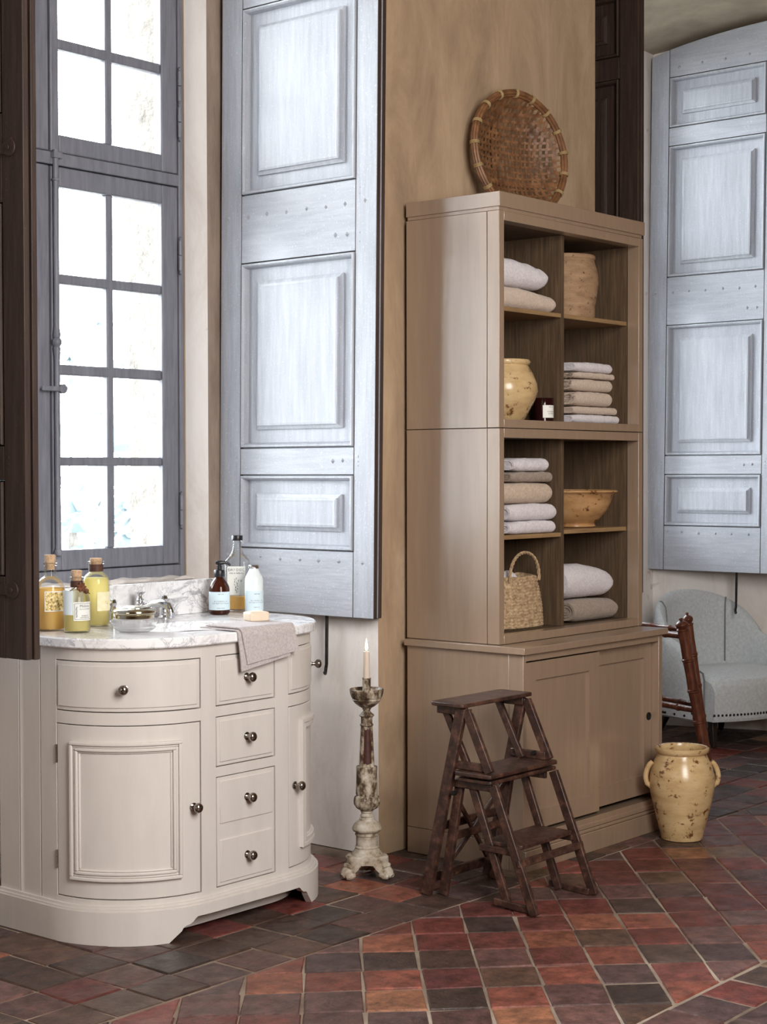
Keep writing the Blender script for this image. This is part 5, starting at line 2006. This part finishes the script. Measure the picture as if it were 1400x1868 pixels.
def seat_fn(u, v):
    """u: 0..1 profile from bottom front over top to back; v across"""
    x = (-1 + 2 * v)
    bow = .055 * (1 - x * x)
    w = RI - .004
    seq = [(-.235, .135), (-.242, .15), (-.246, .22), (-.246, .275), (-.240, .305), (-.222, .330), (-.18, .346), (-.10, .356), (0, .360), (.12, .352), (.20, .345)]
    q = u * (len(seq) - 1)
    i = min(int(q), len(seq) - 2)
    f = q - i
    y = seq[i][0] + (seq[i + 1][0] - seq[i][0]) * f
    z = seq[i][1] + (seq[i + 1][1] - seq[i][1]) * f
    edge = max(0, abs(x) - .85) / .15
    if z > .28:
        z -= .016 * edge * edge
    yy = y - bow * max(0, min(1, (.1 - y) / .3))
    if y > 0:
        lim = .02 + (RI - .02) * sqrt(max(0, 1 - x * x)) * .82
        yy = min(yy, lim)
    return AR @ Vector((x * w, yy, z))


se.grid(41, 33, seat_fn)
for v in (0, 1):
    pts = [seat_fn(k / 40, v) for k in range(41)]
    pts += [AR @ Vector(((-1 + 2 * v) * (RI - .004), .0, .135))]
    se.add(pts, [tuple(range(len(pts)))])
se.grid(33, 2, lambda u, v: seat_fn(0, u).lerp(AR @ Vector(((-1 + 2 * u) * (RI - .004), .15, .135)), v))
se.build('seat', 'linen', ac, smooth=50)
nl = MB()


def stud(p, d):
    q = d.to_track_quat('Z', 'Y').to_matrix().to_4x4()
    nl.lathe([(.0065, -.001), (.0062, .002), (.004, .0042), (0, .005)], p, 8, q)


ar3 = AR.to_3x3()
for k in range(29):
    v = k / 28
    a = seat_fn(.12, v)
    stud(a + Vector((0, 0, .004)), ar3 @ Vector((0, -1, 0)))
for k in range(60):
    ph = -1 + 2 * k / 59
    a, b = arc(ph, RO + .0005)
    a2, b2 = arc(ph, RO + .01)
    d = Vector((a2 - a, b2 - b, 0))
    if d.length < 1e-5:
        d = Vector((math.copysign(1, ph), 0, 0))
    stud(AR @ Vector((a, b, .158)), (ar3 @ d).normalized())
for sg in (-1, 1):
    for k in range(10):
        stud(AR @ Vector((sg * (RO + .0005), -.165, .175 + k * .019)), ar3 @ Vector((sg, 0, 0)))
    for k in range(4):
        stud(AR @ Vector((sg * (RI + .015 + k * .018), -.181, .155)), ar3 @ Vector((0, -1, 0)))
nl.build('nail_trim', 'iron', ac, kind='stuff', label='row of dark round upholstery nails')
for lx, ly, ex, ey in ((-.20, -.16, -.01, -.02), (.20, -.16, .01, -.02), (-.19, .16, -.03, .05), (.19, .16, .03, .05)):
    lg = MB()
    p, q = AR @ Vector((lx, ly, .140)), AR @ Vector((lx + ex, ly + ey, .002))
    lg.bar(q, p, .020, .020, ar3 @ Vector((1, 0, 0)), .036, .036)
    lg.build('leg', 'dark_leg', ac, smooth=30, bevel=.003)

# ------------------------------------------------------------------ outside
struct(MB().box(-25, 45, 4.75, 70, -4.2, -4.0).build('ground', 'ground', smooth=0))
struct(MB().box(4.60, 5.6, 4.71, 5.22, -4, 5.6).build('wall_outside', 'stone', smooth=0))
rl = random.Random(5)


def tree(x, y, z0, h, rad, label, n=900):
    t = thing('garden_tree', label, 'tree', (x, y, z0), 'trees outside the window')
    MB().tube([(x, y, z0), (x + .1, y, z0 + h * .4), (x, y + .1, z0 + h * .75)], [.16, .11, .05], 8).build('trunk', 'stone', t)
    mb = MB()
    for k in range(n):
        while True:
            a = Vector((rl.uniform(-1, 1), rl.uniform(-1, 1), rl.uniform(-1, 1)))
            if a.length < 1 and nz(a * 2.2 + Vector((x, y, 0)), 1) > -.12:
                break
        p = Vector((x, y, z0 + h * .68)) + Vector((a.x * rad, a.y * rad, a.z * h * .36))
        s = rl.uniform(.07, .16)
        e1 = Vector((rl.uniform(-1, 1), rl.uniform(-1, 1), rl.uniform(-1, 1))).normalized() * s
        e2 = e1.orthogonal().normalized() * s * .6
        mb.add([p - e1, p + e2, p + e1, p - e2], [(0, 1, 2, 3)])
    mb.build('foliage', 'leaf', t, smooth=0, kind='stuff')


tree(9.3, 11.2, -4, 6.4, 1.5, 'faint pale tree seen through the lower left window panes')
tree(12.6, 13.4, -4, 6.0, 1.6, 'faint pale tree beyond, seen through the lower right window panes')
